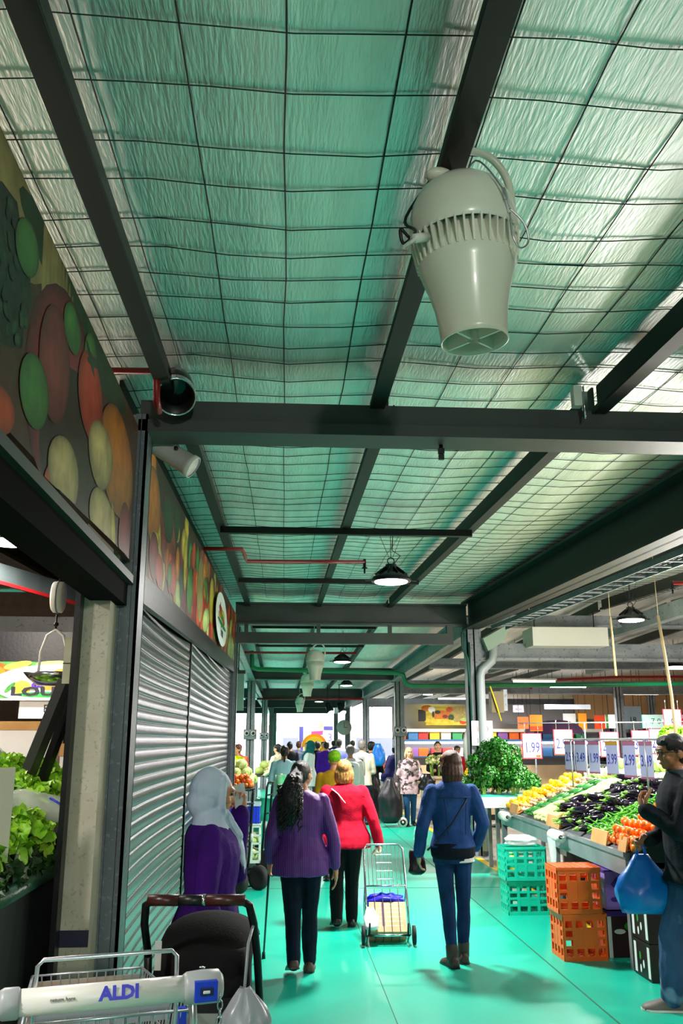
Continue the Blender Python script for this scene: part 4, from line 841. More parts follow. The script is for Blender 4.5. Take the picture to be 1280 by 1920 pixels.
def person(F,label,loc,yaw,skin=SKIN,group=None,bodyvox=None):
    return obj('person',F.body(),skin,None,label,'person',group,None,loc,(0,0,yaw),vox=bodyvox or F.vox,sm=2)
def face(F,par,brow=None,glasses=False):
    H=F.HM
    for sg in (-1,1):
        g=G(); g.ell((sg*.0185,.0555,.937),(.0075,.005,.0042),None,8,6,0,H); obj('eye',g,EYEM,par)
        if brow: g=G(); g.tube([H@V((sg*.008,.063,.949)),H@V((sg*.019,.063,.952)),H@V((sg*.03,.055,.949))],.0022*F.h,5); obj('eyebrow',g,brow,par)
    g=G(); g.ell((0,.0625,.8985),(.0125,.0045,.0045),None,10,6,0,H); obj('lips',g,LIPM,par)
    if glasses:
        g=G()
        for sg in (-1,1):
            g.tube([H@V((sg*.019+.014*math.cos(a*PI/6),.0635,.936+.010*math.sin(a*PI/6))) for a in range(12)],.0016*F.h,5,0,True); g.tube([H@V((sg*.033,.062,.939)),H@V((sg*.05,.03,.938)),H@V((sg*.05,-.005,.934))],.0014*F.h,5)
        g.tube([H@V((-.005,.066,.937)),H@V((.005,.066,.937))],.0015*F.h,5); obj('glasses',g,BLACK,par)
def shoes(F,par,m,sole=None,boot=0,w=1):
    for q in 'RL': obj('shoe',F.shoe(q,boot,w),[m,sole or m],par)
JEAN=cloth('denim_blue','1c3a6a','14284c',6); DKJEAN=cloth('dark_denim','0f1a30','0b1322',6); BLKCL=cloth('black_cloth','0e0d10'); HAIRB=mat('hair_black','0c0908',.35,bump=.6,bs=60,stretch=(6,6,1)); HAIRBR=mat('hair_brown','3a1c10',.4,col2='5a2c16',ns=12,bump=.6,bs=50,stretch=(6,6,1)); HAIRG=mat('hair_grey','6a6460',.5,bump=.5,bs=60); HAIRBL=mat('hair_blonde','c8944e',.4,col2='7a4a22',ns=22,stretch=(4,4,1),bump=.6,bs=50); HAIRW=mat('hair_pale_blonde','e0cc9a',.45,col2='c2a368',ns=14,stretch=(4,4,1),bump=.5)
# --- 1 woman on the phone, in purple coat and pale headscarf
F=Fig(1.585,'f',1.12,.0,.009,arms={'L':((-.13,.105,.66),(-.062,.10,.862),(.08,.05,1),(.75,-.3,0),.95),'R':((.15,-.02,.63),(.17,.03,.49),(0,.1,-1),(-1,0,0),.3)},head=(0,-.14))
pw=person(F,'woman in purple coat and pale blue headscarf talking on a phone by the shutter',(-.37,4.95,0),-1.42,SKIN,bodyvox=.006)
dress(F,'coat',pw,F.top(.40,.852,.022,1,.014,.02),cloth('purple_coat','3d0a72','2a0656',4,bump=.3),3,.02,.1)
obj('button',(lambda g:g.ell((-.0,.157,.93),(.012,.006,.012)) or g)(G()),mat('button','6a4a30',.4),pw)
dress(F,'dress',pw,(lambda g:(g.loft([F.ring(z,.004+.02*(.5-z)) for z in (.12,.3,.42,.5)]),g)[1])(G()),cloth('white_dress','d8d4dc'),2)
def scarf(F):
    g=G(); H=F.HM
    g.ell((0,-.016,.945),(.060,.070,.072),None,18,12,0,H); g.ell((0,-.028,.90),(.058,.06,.06),None,14,10,0,H)
    for sg in (-1,1): g.chain([V((sg*.045,.018,.985)),V((sg*.052,.025,.94)),V((sg*.046,.03,.895)),V((sg*.02,.04,.866))],[.016,.017,.018,.02],10,1,0,H)
    h=F.h
    g.loft([[tuple(F.P((rx*math.cos(2*PI*a/20),y+ry*math.sin(2*PI*a/20),z-(.03 if math.sin(2*PI*a/20)>.3 else 0)*(k==0)))) for a in range(20)] for k,(z,y,rx,ry) in enumerate(((.775,.005,.112,.082),(.81,-.002,.102,.07),(.845,-.006,.07,.058),(.885,-.004,.052,.054)))])
    g.chain([F.P((.0,.05,.86)),F.P((-.02,.085,.80)),F.P((-.015,.10,.75)),F.P((-.01,.112,.705))],[.03*h,.032*h,.028*h,.018*h],10,.5)
    for i in range(7): g.cap(F.P((-.03+.008*i,.112,.70)),F.P((-.034+.009*i,.114,.675)),.004*h,.003*h,6)
    return g
dress(F,'headscarf',pw,scarf(F),cloth('pale_scarf','b4c4d4','a0b4c8',4,rough=.7,bump=.2,bs=40),3,.012,.05,.007)
face(F,pw,HAIRB); shoes(F,pw,BLKCL)
W=F.W['L']; M_=Matrix.Translation(pw.location)@Matrix.Rotation(-1.42,4,'Z')
def held(name,g,m,lab,cat,p,rot=None): return obj(name,g,m,None,lab,cat,loc=p,rot=rot)
g=G(); g.box(-.0045,.0045,-.035,.035,-.07,.07); held('phone',g,mat('phone','c8ccd0',.2),'pale phone held to the ear of the woman in the headscarf','phone',M_@(W+V((.030,-.004,.085))*1.0),(0.25,.15,-1.0))
# --- 2 woman in striped purple shirt with a cane
STR=bpy.data.materials.new('purple_stripes'); STR.use_nodes=True; nt=STR.node_tree; b=nt.nodes['Principled BSDF']; tc=nt.nodes.new('ShaderNodeTexCoord'); wv=nt.nodes.new('ShaderNodeTexWave'); wv.inputs['Scale'].default_value=22; wv.inputs['Distortion'].default_value=1; rp=nt.nodes.new('ShaderNodeValToRGB'); rp.color_ramp.elements[0].color=(*rgb('4a1a6c'),1); rp.color_ramp.elements[1].color=(*rgb('7a3a9c'),1); rp.color_ramp.elements[0].position=.25; nt.links.new(tc.outputs['Object'],wv.inputs['Vector']); nt.links.new(wv.outputs['Fac'],rp.inputs['Fac']); nt.links.new(rp.outputs['Color'],b.inputs['Base Color']); b.inputs['Roughness'].default_value=.6
F=Fig(1.585,'f',1.18,.03,.008,feet=((.05,.05,0,6,0),(-.035,-.07,.012,-4,.25)),arms={'R':((.16,-.02,.63),(.175,.0,.475),(.05,.15,-1),(-1,.2,0),.3),'L':((-.15,-.03,.64),(-.155,.05,.505),(0,.4,-1),(1,0,.2),1.0)},head=(.62,.03),knees=((0,.02),(.005,.03)))
pp=person(F,'woman in purple striped shirt and dark jeans walking with a cane, long curly hair',(.16,7.5,0),.05,SKIN,bodyvox=.006)
dress(F,'shirt',pp,F.top(.455,.86,.014,.93,.013,.012),STR,3,.022,.09)
g=F.trousers(.006,.97,.004); dress(F,'jeans',pp,g,DKJEAN,3,.014,.07); shoes(F,pp,mat('brown_shoe','5a4438',.6),BLACK)
g=hairg(F,'curly'); dress(F,'hair',pp,g,HAIRB,2,0,.1,.006)
g=G(); h=F.h; g.chain([F.HM@V((0,-.05,.945)),F.P((-.045,-.075,.90)),F.P((-.062,-.088,.84)),F.P((-.066,-.088,.78)),F.P((-.06,-.08,.72))],[.034*h,.048*h,.054*h,.052*h,.034*h],14); dress(F,'ponytail',pp,g,HAIRB,2,.02,.03,.007)
g=G(); q=random.Random(21)
for i in range(130):
    a=q.uniform(0,6.28); z0=q.uniform(.76,.935); r=.054*(.75 if z0>.9 else 1); x0=-.063+r*math.cos(a)*(1 if z0<.9 else .7)+(.02 if z0>.9 else 0); y0=-.086+r*.8*math.sin(a); L=q.uniform(.06,.13); L=min(L,z0-.665); ph=q.uniform(0,6.28); pts=[]; rs=[]
    for k in range(13):
        u=k/12; pts.append(F.P((x0+.007*math.sin(ph+u*19)+.010*math.cos(a)*u*(1-u)*2,y0+.007*math.cos(ph+u*19)+.008*math.sin(a)*u,z0-L*u))); rs.append(.0062*h*(1-.6*u))
    g.tube(pts,rs,6)
obj('curls',g,HAIRB,pp); face(F,pp,HAIRB)
g=G(); W=F.W['R']; g.tube([W+V((.024*math.cos(a),.024*math.sin(a),.012)) for a in [2*PI*k/14 for k in range(14)]],.007,6,0,True); obj('wristwatch',g,BLACK,pp)
wl=Matrix.Translation(pp.location)@Matrix.Rotation(.05,4,'Z')@(F.W['L']+V((0,.06,-.055)))
g=G(); b_=V((-.13,8.02,0)); top=V(wl); g.tube([top+V((0,-.05,.02)),top+V((0,-.02,.035)),top+V((0,.03,.03)),top+V((0,.06,.02)),top+V((-.001,.07,-.02)),top.lerp(b_,.15),b_+V((0,0,.02))],[.012,.013,.013,.012,.010,.009,.008],8); 
t=thing('walking_cane','thin dark adjustable cane held by the woman in the striped shirt','cane'); obj('shaft',g,mat('cane_metal','3c3a3a',.35,.7),t); g=G(); g.cyl(b_+V((0,0,.05)),b_,.013,10,0,.016); obj('rubber_tip',g,RUB,t)
# --- 3 woman in red jacket
F=Fig(1.56,'f',1.32,.05,.009,feet=((.05,.06,0,6,0),(-.05,-.05,.01,-6,.2)),arms={'R':((.18,-.045,.64),(.215,-.035,.50),(.1,-.25,-1),(-1,-.2,0),.9),'L':((-.16,.04,.63),(-.15,.1,.5),(0,.3,-1),(1,0,0),.4)},head=(0.05,.12),shw=1.08)
pr=person(F,'woman in bright red jacket and black trousers pulling a wire trolley',(.62,9.2,0),.0,SKINP,bodyvox=.007)
dress(F,'jacket',pr,F.top(.47,.862,.016,1,.015,.02),cloth('red_jacket','c4062c','a80424',4,bump=.2),3,.022,.11)
dress(F,'trousers',pr,F.trousers(.007,1.0,.007),BLKCL,3,.012); shoes(F,pr,BLACK)
dress(F,'hair',pr,hairg(F,'bob'),HAIRBL,1,.004,.03,.006)
g=G(); g.tube([F.P((-.085,-.072,.825)),F.P((-.045,-.094,.795)),F.P((.0,-.112,.74))],.011,6,0,False,True,.4); obj('bag_strap',g,mat('pale_strap','e8c8c8',.6),pr)
# --- 4 woman in denim jacket
F=Fig(1.665,'f',1.0,.0,.008,feet=((.05,.03,0,10,0),(-.03,-.045,0,-6,0)),arms={'R':((.155,-.035,.645),(.14,.06,.53),(-.2,.6,-.6),(-1,0,0),.5),'L':((-.16,-.03,.645),(-.165,.03,.51),(.05,.3,-1),(1,0,0),.4)},head=(-.45,.05),knees=((.006,.01),(.006,.01)))
pdn=person(F,'woman in denim jacket and skinny jeans with brown hair, seen from behind',(1.42,7.72,0),.12,SKINP,bodyvox=.006)
DJ=cloth('denim_jacket','2c4f8c','1d3a70',7,bump=.3)
dress(F,'jacket',pdn,F.top(.535,.862,.014,1,.012,.0),DJ,3,.02,.08)
g=G(); 
for x in (-.045,.045): g.tube([F.P((x,-.078,.60)),F.P((x*1.1,-.08,.70)),F.P((x*1.3,-.072,.775))],.004,5)
g.tube([F.P((-.085,-.058,.775)),F.P((0,-.08,.775)),F.P((.085,-.058,.775))],.004,5); obj('seam',g,mat('seam_blue','16305c',.8),pdn)
dress(F,'shirt',pdn,(lambda g:(g.loft([F.ring(z,.012) for z in (.485,.50,.53,.56)]),g)[1])(G()),cloth('navy_shirt','0c1220'),2)
dress(F,'shirt_tail',pdn,(lambda g:(g.loft([[ (p[0]*.86+.018*F.h,p[1]*.9-.008,p[2]) for p in F.ring(z,.012)] for z in (.468,.478,.49)]),g)[1])(G()),cloth('white_shirt','d8d6d0'),1)
dress(F,'jeans',pdn,F.trousers(.003,.93,.0),JEAN,3,.01,.07); shoes(F,pdn,mat('brown_boot','3a2a26',.6,col2='54423a',ns=9),BLACK,.22)
dress(F,'hair',pdn,hairg(F,'mid'),HAIRBR,1,.004,.03,.006); face(F,pdn)
g=G(); g.tube([F.P((.09,.02,.80)),F.P((.05,-.085,.76)),F.P((-.03,-.095,.65)),F.P((-.10,-.04,.56)),F.P((-.12,.03,.52))],.008,6,0,False,True,.5); obj('bag_strap',g,mat('dark_strap','16223c',.6),pdn)
g=G(); M2=Matrix.Translation(pdn.location)@Matrix.Rotation(.12,4,'Z'); obj('handbag',bagmesh(.13,.08,.19,3,16,8,.7),mat('dark_red_bag','2a0c1c',.4),None,'small dark handbag at the hip of the woman in the denim jacket','bag',loc=M2@F.P((-.165,.075,.40)))
# --- 5 man with glasses and blue bag
F=Fig(1.79,'m',1.08,.06,.009,feet=((.05,.10,0,4,0),(-.05,-.14,.03,-4,.5)),arms={'L':((-.15,.07,.65),(-.05,.155,.715),(.55,.25,.8),(.2,-.8,.4),1.2),'R':((.15,.05,.61),(.095,.12,.595),(-.15,1,-.15),(-.9,0,-.4),1.1)},head=(-.15,-.12),knees=((0,.03),(0,.03)))
pm=person(F,'man in dark jacket and jeans with glasses, walking past the stall with a blue bag',(2.80,6.28,0),PI/2-.12,SKIND,bodyvox=.006)
dress(F,'jacket',pm,F.top(.455,.862,.018,1,.014,.006),cloth('dark_jacket','1b242e','121920',5,bump=.2),3,.022,.1)
dress(F,'collar',pm,(lambda g:(g.loft([F.ring(z,.012) for z in (.835,.85,.868)]),g)[1])(G()),cloth('grey_fleece','48525a'),2)
dress(F,'jeans',pm,F.trousers(.009,1.0,.012),cloth('washed_denim','3e5f88','2c4a70',5,col3='7090b0',ns3=6),3,.018,.09); shoes(F,pm,mat('grey_trainer','6a6460',.6),WHITE,0,1.12)
dress(F,'hair',pm,hairg(F,'short'),HAIRB,1,.004,.03,.006); face(F,pm,HAIRB,True)
M5=Matrix.Translation(pm.location)@Matrix.Rotation(PI/2-.12,4,'Z'); hw=M5@(F.W['R']+V((-.02,.07,-.03)))
def carrier(name,lab,top,w,d,h,m,cat='bag',lean=(0,0)):
    t=thing(name,lab,cat,(top[0],top[1],top[2]-h)); q=random.Random(3); g=G(); R_=[]
    for k in range(11):
        u=k/10; ww=w*(1-.12*math.sin(u*8))*(1-.0 if u<.35 else 1-(u-.35)/.65*.72); ww*=min(1,.75+u*1.6); dd=d*min(1,.6+2*u)*(1 if u<.4 else 1-(u-.4)/.6*.8)
        R_.append([(lean[0]*u+ww/2*math.cos(2*PI*i/22)*(1+.05*math.sin(i*3+k)),lean[1]*u+dd/2*math.sin(2*PI*i/22)*(1+.12*math.sin(i*5+k*.6)),h*.86*u) for i in range(22)])
    g.loft(R_); obj('bag_body',g,m,t)
    for sx in (-1,1): g=G(); g.tube([(lean[0]+sx*.03,lean[1],h*.85),(lean[0]+sx*.025,lean[1],h*.95),(lean[0]+sx*.01,lean[1],h*1.0)],.011,6,0,False,True,.4); obj('bag_handle',g,m,t)
    return t
BLUEBAG=mat('blue_bag','0a6ad0',.3,trans=.0,col2='0a86d8',ns=4,bump=.3,bs=12,spec=.6)
carrier('carrier_bag','bright blue plastic carrier bag held by the man with glasses',hw,.42,.24,.44,BLUEBAG)
# --- background people
def someone(x,y,h,yaw,label,top,bot,hair,hs='short',sex='m',skin=SKIN,arms=None,bulk=1,z0=.46,head=(0,0),lean=0,feet=None,extra=None,sl=1,fc=False,flare=.004):
    F=Fig(h,sex,bulk,lean,.016,arms=arms,head=head,feet=feet or ((.05,.05,0,6,0),(-.05,-.04,.005,-6,.1)))
    o=person(F,label,(x,y,0),yaw,skin,None,.011); dress(F,'top',o,F.top(z0,.855,.014,sl,.011,.008),top,2,.015); dress(F,'trousers',o,F.trousers(.006,1,flare),bot,2); shoes(F,o,BLACK)
    if hair: dress(F,'hair',o,hairg(F,hs),hair,1,0,.1,.011)
    if fc: face(F,o,hair)
    if extra: extra(F,o)
    return o,F
CARRY={'R':((.14,.03,.62),(.09,.15,.60),(-.3,1,0),(-.5,0,1),.6),'L':((-.14,.03,.62),(-.09,.15,.60),(.3,1,0),(.5,0,1),.6)}
REACH={'R':((.13,.09,.67),(.08,.22,.66),(-.1,1,-.2),(0,0,-1),.4),'L':((-.135,.02,.62),(-.12,.13,.57),(.1,1,-.2),(0,0,-1),.4)}
c_=cloth
FLOR=mat('floral_cloth','c8a8b0',.8,col2='3c3434',ns=9,thr=(.48,.56),col3='e8dcd8',ns3=13)
o,F=someone(2.72,19.6,1.6,PI+.1,'blonde woman in floral top and blue trousers pulling a black shopping bag',FLOR,c_('blue_trousers','1d4a72'),HAIRW,'bob','f',SKINP,{'R':((.16,-.0,.63),(.2,.05,.5),(.1,.2,-1),(-1,0,0),.9),'L':((-.15,.04,.62),(-.11,.13,.58),(.2,.8,-.4),(1,0,0),.9)},1.2,.40,fc=True)
bagm=mat('black_nylon','16161e',.45,bump=.4,bs=14)
t=thing('shopping_trolley_bag','slouching black wheeled shopping bag pulled by the woman in the floral top','trolley bag',(2.26,19.3,0),.2); obj('bag_body',bagmesh(.5,.34,.9,12,18,10,.3),bagm,t).location=(0,0,.08); obj('wheel',(lambda g:(g.cyl((.24,-.12,.1),(.24,-.06,.1),.1,16),g.cyl((.24,-.123,.1),(.24,-.12,.1),.06,14,1),g.cyl((.24,-.126,.1),(.24,-.12,.1),.025,10,0),g)[3])(G()),[mat('cream_wheel','d8d4c8',.5),BLACK],t)
g=G(); g.tube([(-.05,.05,.3),(.12,.0,.75),(.22,-.05,.86)],.012,6); obj('handle',g,DARKST,t)
obj('handbag',bagmesh(.36,.2,.34,4,18,8,.45),mat('black_leather','101014',.3),None,'black leather handbag on the arm of the woman in the floral top','bag',loc=(3.06,19.35,.72))
o,F=someone(.69,12.2,1.60,0,'person in green knitted beanie and mustard coat walking away',c_('mustard_coat','9c7408','80600a'),BLKCL,None,'short','m',SKIND,None,1.1,.42)
g=G(); g.ell((0,-.004,.962),(.056,.064,.058),None,16,12,0,F.HM); g.cap(V((0,-.004,.945)),V((0,-.004,.95)),.057,.057,16,0,1.12,F.HM); dress(F,'beanie',o,g,c_('lime_wool','6a9a10','4f7c0c',30,bump=.5),2)
def pack(m,w=.105,d=.06):
    def f(F,o):
        g=G(); h=F.h; g.loft([[tuple(F.P((wd*math.cos(2*PI*a/18),-.055-d+.0+(d)*math.sin(2*PI*a/18),z))) for a in range(18)] for z,wd in ((.56,w*.7),(.59,w),(.72,w),(.79,w*.9),(.815,w*.5))]); obj('backpack',g,m,o)
        for sg in (-1,1): g=G(); g.tube([F.P((sg*.06,-.06,.80)),F.P((sg*.065,.0,.84)),F.P((sg*.065,.07,.77)),F.P((sg*.08,.03,.62))],.014,6,0,False,True,.4); obj('backpack_strap',g,m,o)
        g=G(); g.tube([F.P((-.03,-.055-2*d-.004,.76)),F.P((0,-.055-2*d-.008,.775)),F.P((.03,-.055-2*d-.004,.76))],.008,5); obj('backpack_loop',g,BLACK,o)
    return f
someone(1.30,17.6,1.66,.0,'grey haired person in white jacket wearing a white backpack',c_('white_jacket','e4e2e0'),BLKCL,HAIRG,'short','f',SKIN,None,1.15,.43,extra=pack(mat('white_pack','f0f0f2',.5)))
someone(1.72,19.8,1.76,-.25,'man in cream jacket with straps over his back next to the white backpack',c_('cream_jacket','d9d2bc','c8c0a8'),JEAN,HAIRG,'short','m',SKIN,CARRY,1.1,.46,extra=pack(mat('grey_straps','8a8a84',.6),.05,.02))
o,F=someone(2.08,21.4,1.72,-.6,'black haired man with a bright blue bag over his shoulder',c_('black_coat','14141a'),JEAN,HAIRB,'short','m',SKIN,CARRY,1.05,.42)
obj('shoulder_bag',bagmesh(.3,.2,.5,8,18,8,.4),BLUEBAG,None,'bright blue sack slung over the black haired man\'s shoulder','bag',loc=(2.22,21.15,1.17))
obj('long_coat_bag',bagmesh(.36,.25,.95,2,18,8,.5),bagm,None,'tall black wheeled bag standing behind the cream jacket','bag',loc=(1.98,20.3,.0))
someone(.03,16.6,1.66,.05,'dark haired woman in pale blue jacket walking toward the crowd',c_('pale_blue_jacket','a8ccd4','94bcc8'),BLKCL,HAIRB,'pony','f',SKIN,CARRY,1.15,.44)
def hij(m):
    def f(F,o): dress(F,'headscarf',o,scarf(F),m,2,0,.1,.012)
    return f
someone(.70,23.8,1.72,1.2,'woman in teal headscarf and white sleeves facing the shop side',c_('white_sleeves','dfe8ea'),c_('patterned_skirt','2c3c48','c8ccd0',10),None,'hood','f',SKINP,CARRY,1.1,.35,extra=hij(c_('teal_scarf','0a6468','085458')),flare=.03)
someone(1.22,25.6,1.72,.1,'man in violet shirt and black trousers walking away',c_('violet_shirt','4a1aa0','3a1488'),BLKCL,HAIRB,'short')
someone(1.0,26.4,1.72,.3,'man in a plain black shirt beside the violet shirt',BLKCL,c_('plum_trousers','5a3448'),HAIRB,'short')
someone(1.68,27.2,1.78,-.1,'man in lavender blue shirt in the crowd behind the green beanie',c_('lavender_shirt','7a80d4'),BLKCL,HAIRB,'short')
someone(-.12,22.2,1.66,.9,'woman in cream top with orange sleeve reaching over the vegetable stall',c_('cream_top','f0dcc0'),BLKCL,HAIRB,'bun','f',SKINP,REACH,1,.5)
someone(.2,26.0,1.7,.1,'person in charcoal jacket in the crowd left of the teal headscarf'.replace(' left of',' close to'),c_('charcoal','25242c'),BLKCL,HAIRB,'short')
someone(.5,28.6,1.72,0,'person in grey checked shirt further into the crowd',c_('checked','4a5068','8088a0',14),JEAN,HAIRBR,'short')
someone(.82,30.2,1.68,.2,'person in slate jacket deep in the crowd under the yellow arch',c_('slate','3c3c58'),BLKCL,HAIRB,'short')
someone(.25,32.5,1.7,PI,'person in beige top facing the viewer deep in the crowd',c_('beige_top','c8a888'),JEAN,HAIRBR,'short',fc=False)
someone(1.5,34,1.7,PI,'person in ochre top facing the viewer, far beyond the violet shirt',c_('ochre_top','c8923c'),BLKCL,HAIRB,'short')
someone(2.0,36,1.74,0,'person in dark blue jacket at the far end of the crowd',c_('dkblue','1c2858'),BLKCL,HAIRB,'short')
someone(2.45,32,1.74,0,'person in grey hoodie near the far columns',c_('greyhood','7c8088'),JEAN,HAIRB,'short')
someone(3.1,31.4,1.66,PI,'long haired vendor in dark green behind the carrot table',c_('dkgreen_top','1a2a1c'),BLKCL,HAIRBR,'long','f',SKINP,REACH,fc=True)
someone(2.86,24.9,1.6,-1.0,'person in dark blue coat leaning over the carrot table',c_('navy_coat','1e1a58'),c_('bright_blue_trousers','0a6ab0'),HAIRB,'short','f',SKIN,REACH,1.1,.42,lean=.5)
someone(3.75,21.95,1.72,PI-.1,'man in black jacket holding up the flower bouquets',c_('black_jacket2','14141a'),BLKCL,HAIRB,'short','m',SKINP,CARRY,1.1,.46,head=(0,.2),fc=True)
someone(4.35,22.6,1.62,PI,'vendor with black hair in red shirt behind the flower stall',c_('red_shirt','b01824'),BLKCL,HAIRB,'short','f',SKIN,REACH,fc=True)
someone(4.55,19.0,1.66,1.2,'vendor in dark plum top beside the price-card column',c_('plum_top','3c2438'),BLKCL,HAIRBR,'bun','f',SKINP,REACH)
someone(-1.02,20.4,1.66,PI-.6,'vendor in lime green vest behind the tomato stall',c_('lime_vest','b8d40c'),BLKCL,HAIRBR,'short','f',SKIN,REACH)
someone(-1.05,22.0,1.66,PI,'person in coral top behind the lime vest vendor',c_('coral','e05a50'),BLKCL,mat('hair_red','8a1c18',.5),'short','f',SKIN)
# ---------- supermarket trolley in front
def wires(g,segs,r,n=6,mi=0):
    for a,b in segs: g.cyl(a,b,r,n,mi,None,False)
CG=mat('trolley_grey','a8acae',.4); CBLUE=mat('coin_blue','1238c8',.35)
cart=thing('shopping_trolley','wire supermarket trolley with white handle and blue lettering, standing before the pram','shopping trolley',(-.465,2.745,0),.27)
HZ=1.065
g=G(); g.cyl((-.245,0,HZ),(.205,0,HZ),.034,20); A=Matrix(((1,0,0,.0),(0,0,-1,-.0345),(0,1,0,HZ+.004),(0,0,0,1)))@Matrix.Rotation(-.25,4,'X')
g.text('ALDI',Matrix(((1,0,0,.02),(0,.30,-.954,-.0335),(0,.954,.30,HZ+.011),(0,0,0,1))),.047,1,.0012,sx=1.05,bold=.0022); g.text('return here',Matrix(((1,0,0,-.13),(0,.30,-.954,-.0340),(0,.954,.30,HZ+.008),(0,0,0,1))),.014,2,.0006); obj('handle',g,[WHITE,mat('trolley_blue','1420c0',.4),mat('grey_print','55585c',.5)],cart)
g=G(); g.lathe([(.001,-.295),(.034,-.293),(.040,-.28),(.040,-.245),(.037,-.24)],20,0,Matrix.Translation((0,0,HZ))@Matrix(((0,0,1,0),(1,0,0,0),(0,1,0,0),(0,0,0,1)))); obj('end_cap',g,CG,cart)
g=G(); g.lathe([(.036,.20),(.042,.21),(.045,.25),(.044,.30),(.03,.312),(.001,.313)],20,0,Matrix.Translation((0,0,HZ))@Matrix(((0,0,1,0),(1,0,0,0),(0,1,0,0),(0,0,0,1)))); obj('coin_lock',g,CG,cart,bev=.0)
g=G(); g.box(.225,.29,-.052,-.03,HZ-.028,HZ+.026,0); g.box(.24,.278,-.054,-.05,HZ-.012,HZ+.01,1); g.box(.248,.268,-.056,-.052,HZ-.006,HZ+.002,2); obj('coin_slot',g,[CBLUE,mat('slot_navy','0a1450',.4),WHITE],cart,bev=.003)
g=G(); p=V((.298,-.04,HZ-.02))
for k in range(9):
    c=p+V((.002*math.sin(k),0,-.021*k)); ax=k%2
    g.tube([c+V(((.007*math.cos(a)) if ax else 0,0 if ax else .007*math.cos(a),.0135*math.sin(a))) for a in [2*PI*j/10 for j in range(10)]],.0022,5,0,True)
obj('lock_chain',g,CHROME,cart)
# basket
RW,FW=.235,.19; y0,y1=.05,.84
def rim(u,side): return V((side*(RW*(1-u)+FW*u)+.0,y0+(y1-y0)*u,1.0-.06*u))
def bot(u,side): return V((side*(RW*.86*(1-u)+FW*.8*u),y0+.07+(y1-y0-.1)*u,.62-.05*u+.0))
g=G(); wires(g,[(rim(i/19,s),bot(i/19,s)) for i in range(20) for s in (-1,1)],.0026)
for s in (-1,1):
    for f in (.0,.3,.62): g.tube([rim(0,s).lerp(bot(0,s),f),rim(1,s).lerp(bot(1,s),f)],.0045 if f==0 else .003,6)
obj('side_wires',g,ZINC,cart)
g=G(); n=12
wires(g,[(rim(1,-1).lerp(rim(1,1),i/n),bot(1,-1).lerp(bot(1,1),i/n)) for i in range(n+1)],.0026)
for f in (0,.35,.7): g.tube([rim(1,-1).lerp(bot(1,-1),f),rim(1,1).lerp(bot(1,1),f)],.004,6)
g.box(-.19,.19,.838,.844,.86,.92,0); obj('front_wires',g,ZINC,cart)
g=G()
wires(g,[(V((-.205+.41*i/11,y0,.995)),V((-.185+.37*i/11,y0+.05,.62))) for i in range(12)],.0028)
g.tube([(-.235,y0-.01,.895),(.235,y0-.01,.895)],.0045,6); g.tube([(-.235,y0,.995),(.235,y0,.995)],.0045,6); obj('rear_gate',g,ZINC,cart)
g=G(); g.tube([(-.20,.03,.86),(-.205,.02,1.0),(-.2,.01,1.15),(-.185,.008,1.165),(.165,.008,1.165),(.18,.01,1.15),(.185,.02,1.0),(.18,.03,.86)],.0062,8)
obj('seat_loop',g,ZINC,cart)
g=G(); wires(g,[(V((-.19+.38*i/9,.22,.98)),V((-.19+.38*i/9,.2,.8))) for i in range(10)],.0025); g.tube([(-.2,.22,.98),(.2,.22,.98)],.004,6); g.box(-.2,.2,.216,.222,.93,.985,1); obj('child_seat_flap',g,[ZINC,mat('seat_plastic','8c9298',.5)],cart)
g=G(); n=14
wires(g,[(bot(0,-1).lerp(bot(0,1),i/n),bot(1,-1).lerp(bot(1,1),i/n)) for i in range(n+1)],.0026); wires(g,[(bot(i/8,-1),bot(i/8,1)) for i in range(9)],.003); obj('basket_floor',g,ZINC,cart)
g=G()
for s in (-1,1):
    g.tube([(s*.225,.0,HZ),(s*.232,.0,.98),(s*.225,.06,.55),(s*.24,.12,.2),(s*.24,.16,.13)],.012,8); g.tube([(s*.24,.13,.18),(s*.18,.85,.2),(s*.18,.86,.13)],.012,8); g.tube([(s*.2,.8,.56),(s*.19,.6,.3),(s*.22,.2,.2)],.010,8)
obj('chassis',g,ZINC,cart)
g=G(); g.box(.20,.222,.05,.075,.62,1.0); obj('blue_strip',g,CBLUE,cart)
for s in (-1,1):
    for y in (.17,.87): g=G(); xx=s*(.24 if y<.5 else .18); g.cyl((xx-.014,y,.06),(xx+.014,y,.06),.06,16); obj('wheel',g,RUB,cart)
MC=Matrix.Translation(cart.location)@Matrix.Rotation(.27,4,'Z')
YB=mat('snack_yellow','e8b41a',.3,col2='d8461a',ns=9,coat=.4)
for x,y,rz,lab in ((-.15,.36,.3,'yellow and red snack bag lying in the trolley, nearer the shop'),(.08,.42,-.2,'yellow and red snack bag standing in the trolley below the lettering')):
    g=bagmesh(.2,.12,.24,int(9+x*30),18,8,.85); obj('snack_bag',g,YB,None,lab,'snack bag',loc=MC@V((x,y,.605)),rot=(0,0,rz+.27))
obj('snack_packet',bagmesh(.1,.07,.22,33,14,7,.8),mat('packet_yellow','f2d20e',.3),None,'slim bright yellow packet in the trolley beside the blue strip','packet',loc=MC@V((.155,.3,.605)))
obj('shopping_bag',bagmesh(.26,.3,.2,31,18,8,.5),mat('white_bag','d8d6d4',.4,bump=.2,bs=15),None,'white plastic bag between the snack bags in the trolley','bag',loc=MC@V((-.03,.66,.585)))
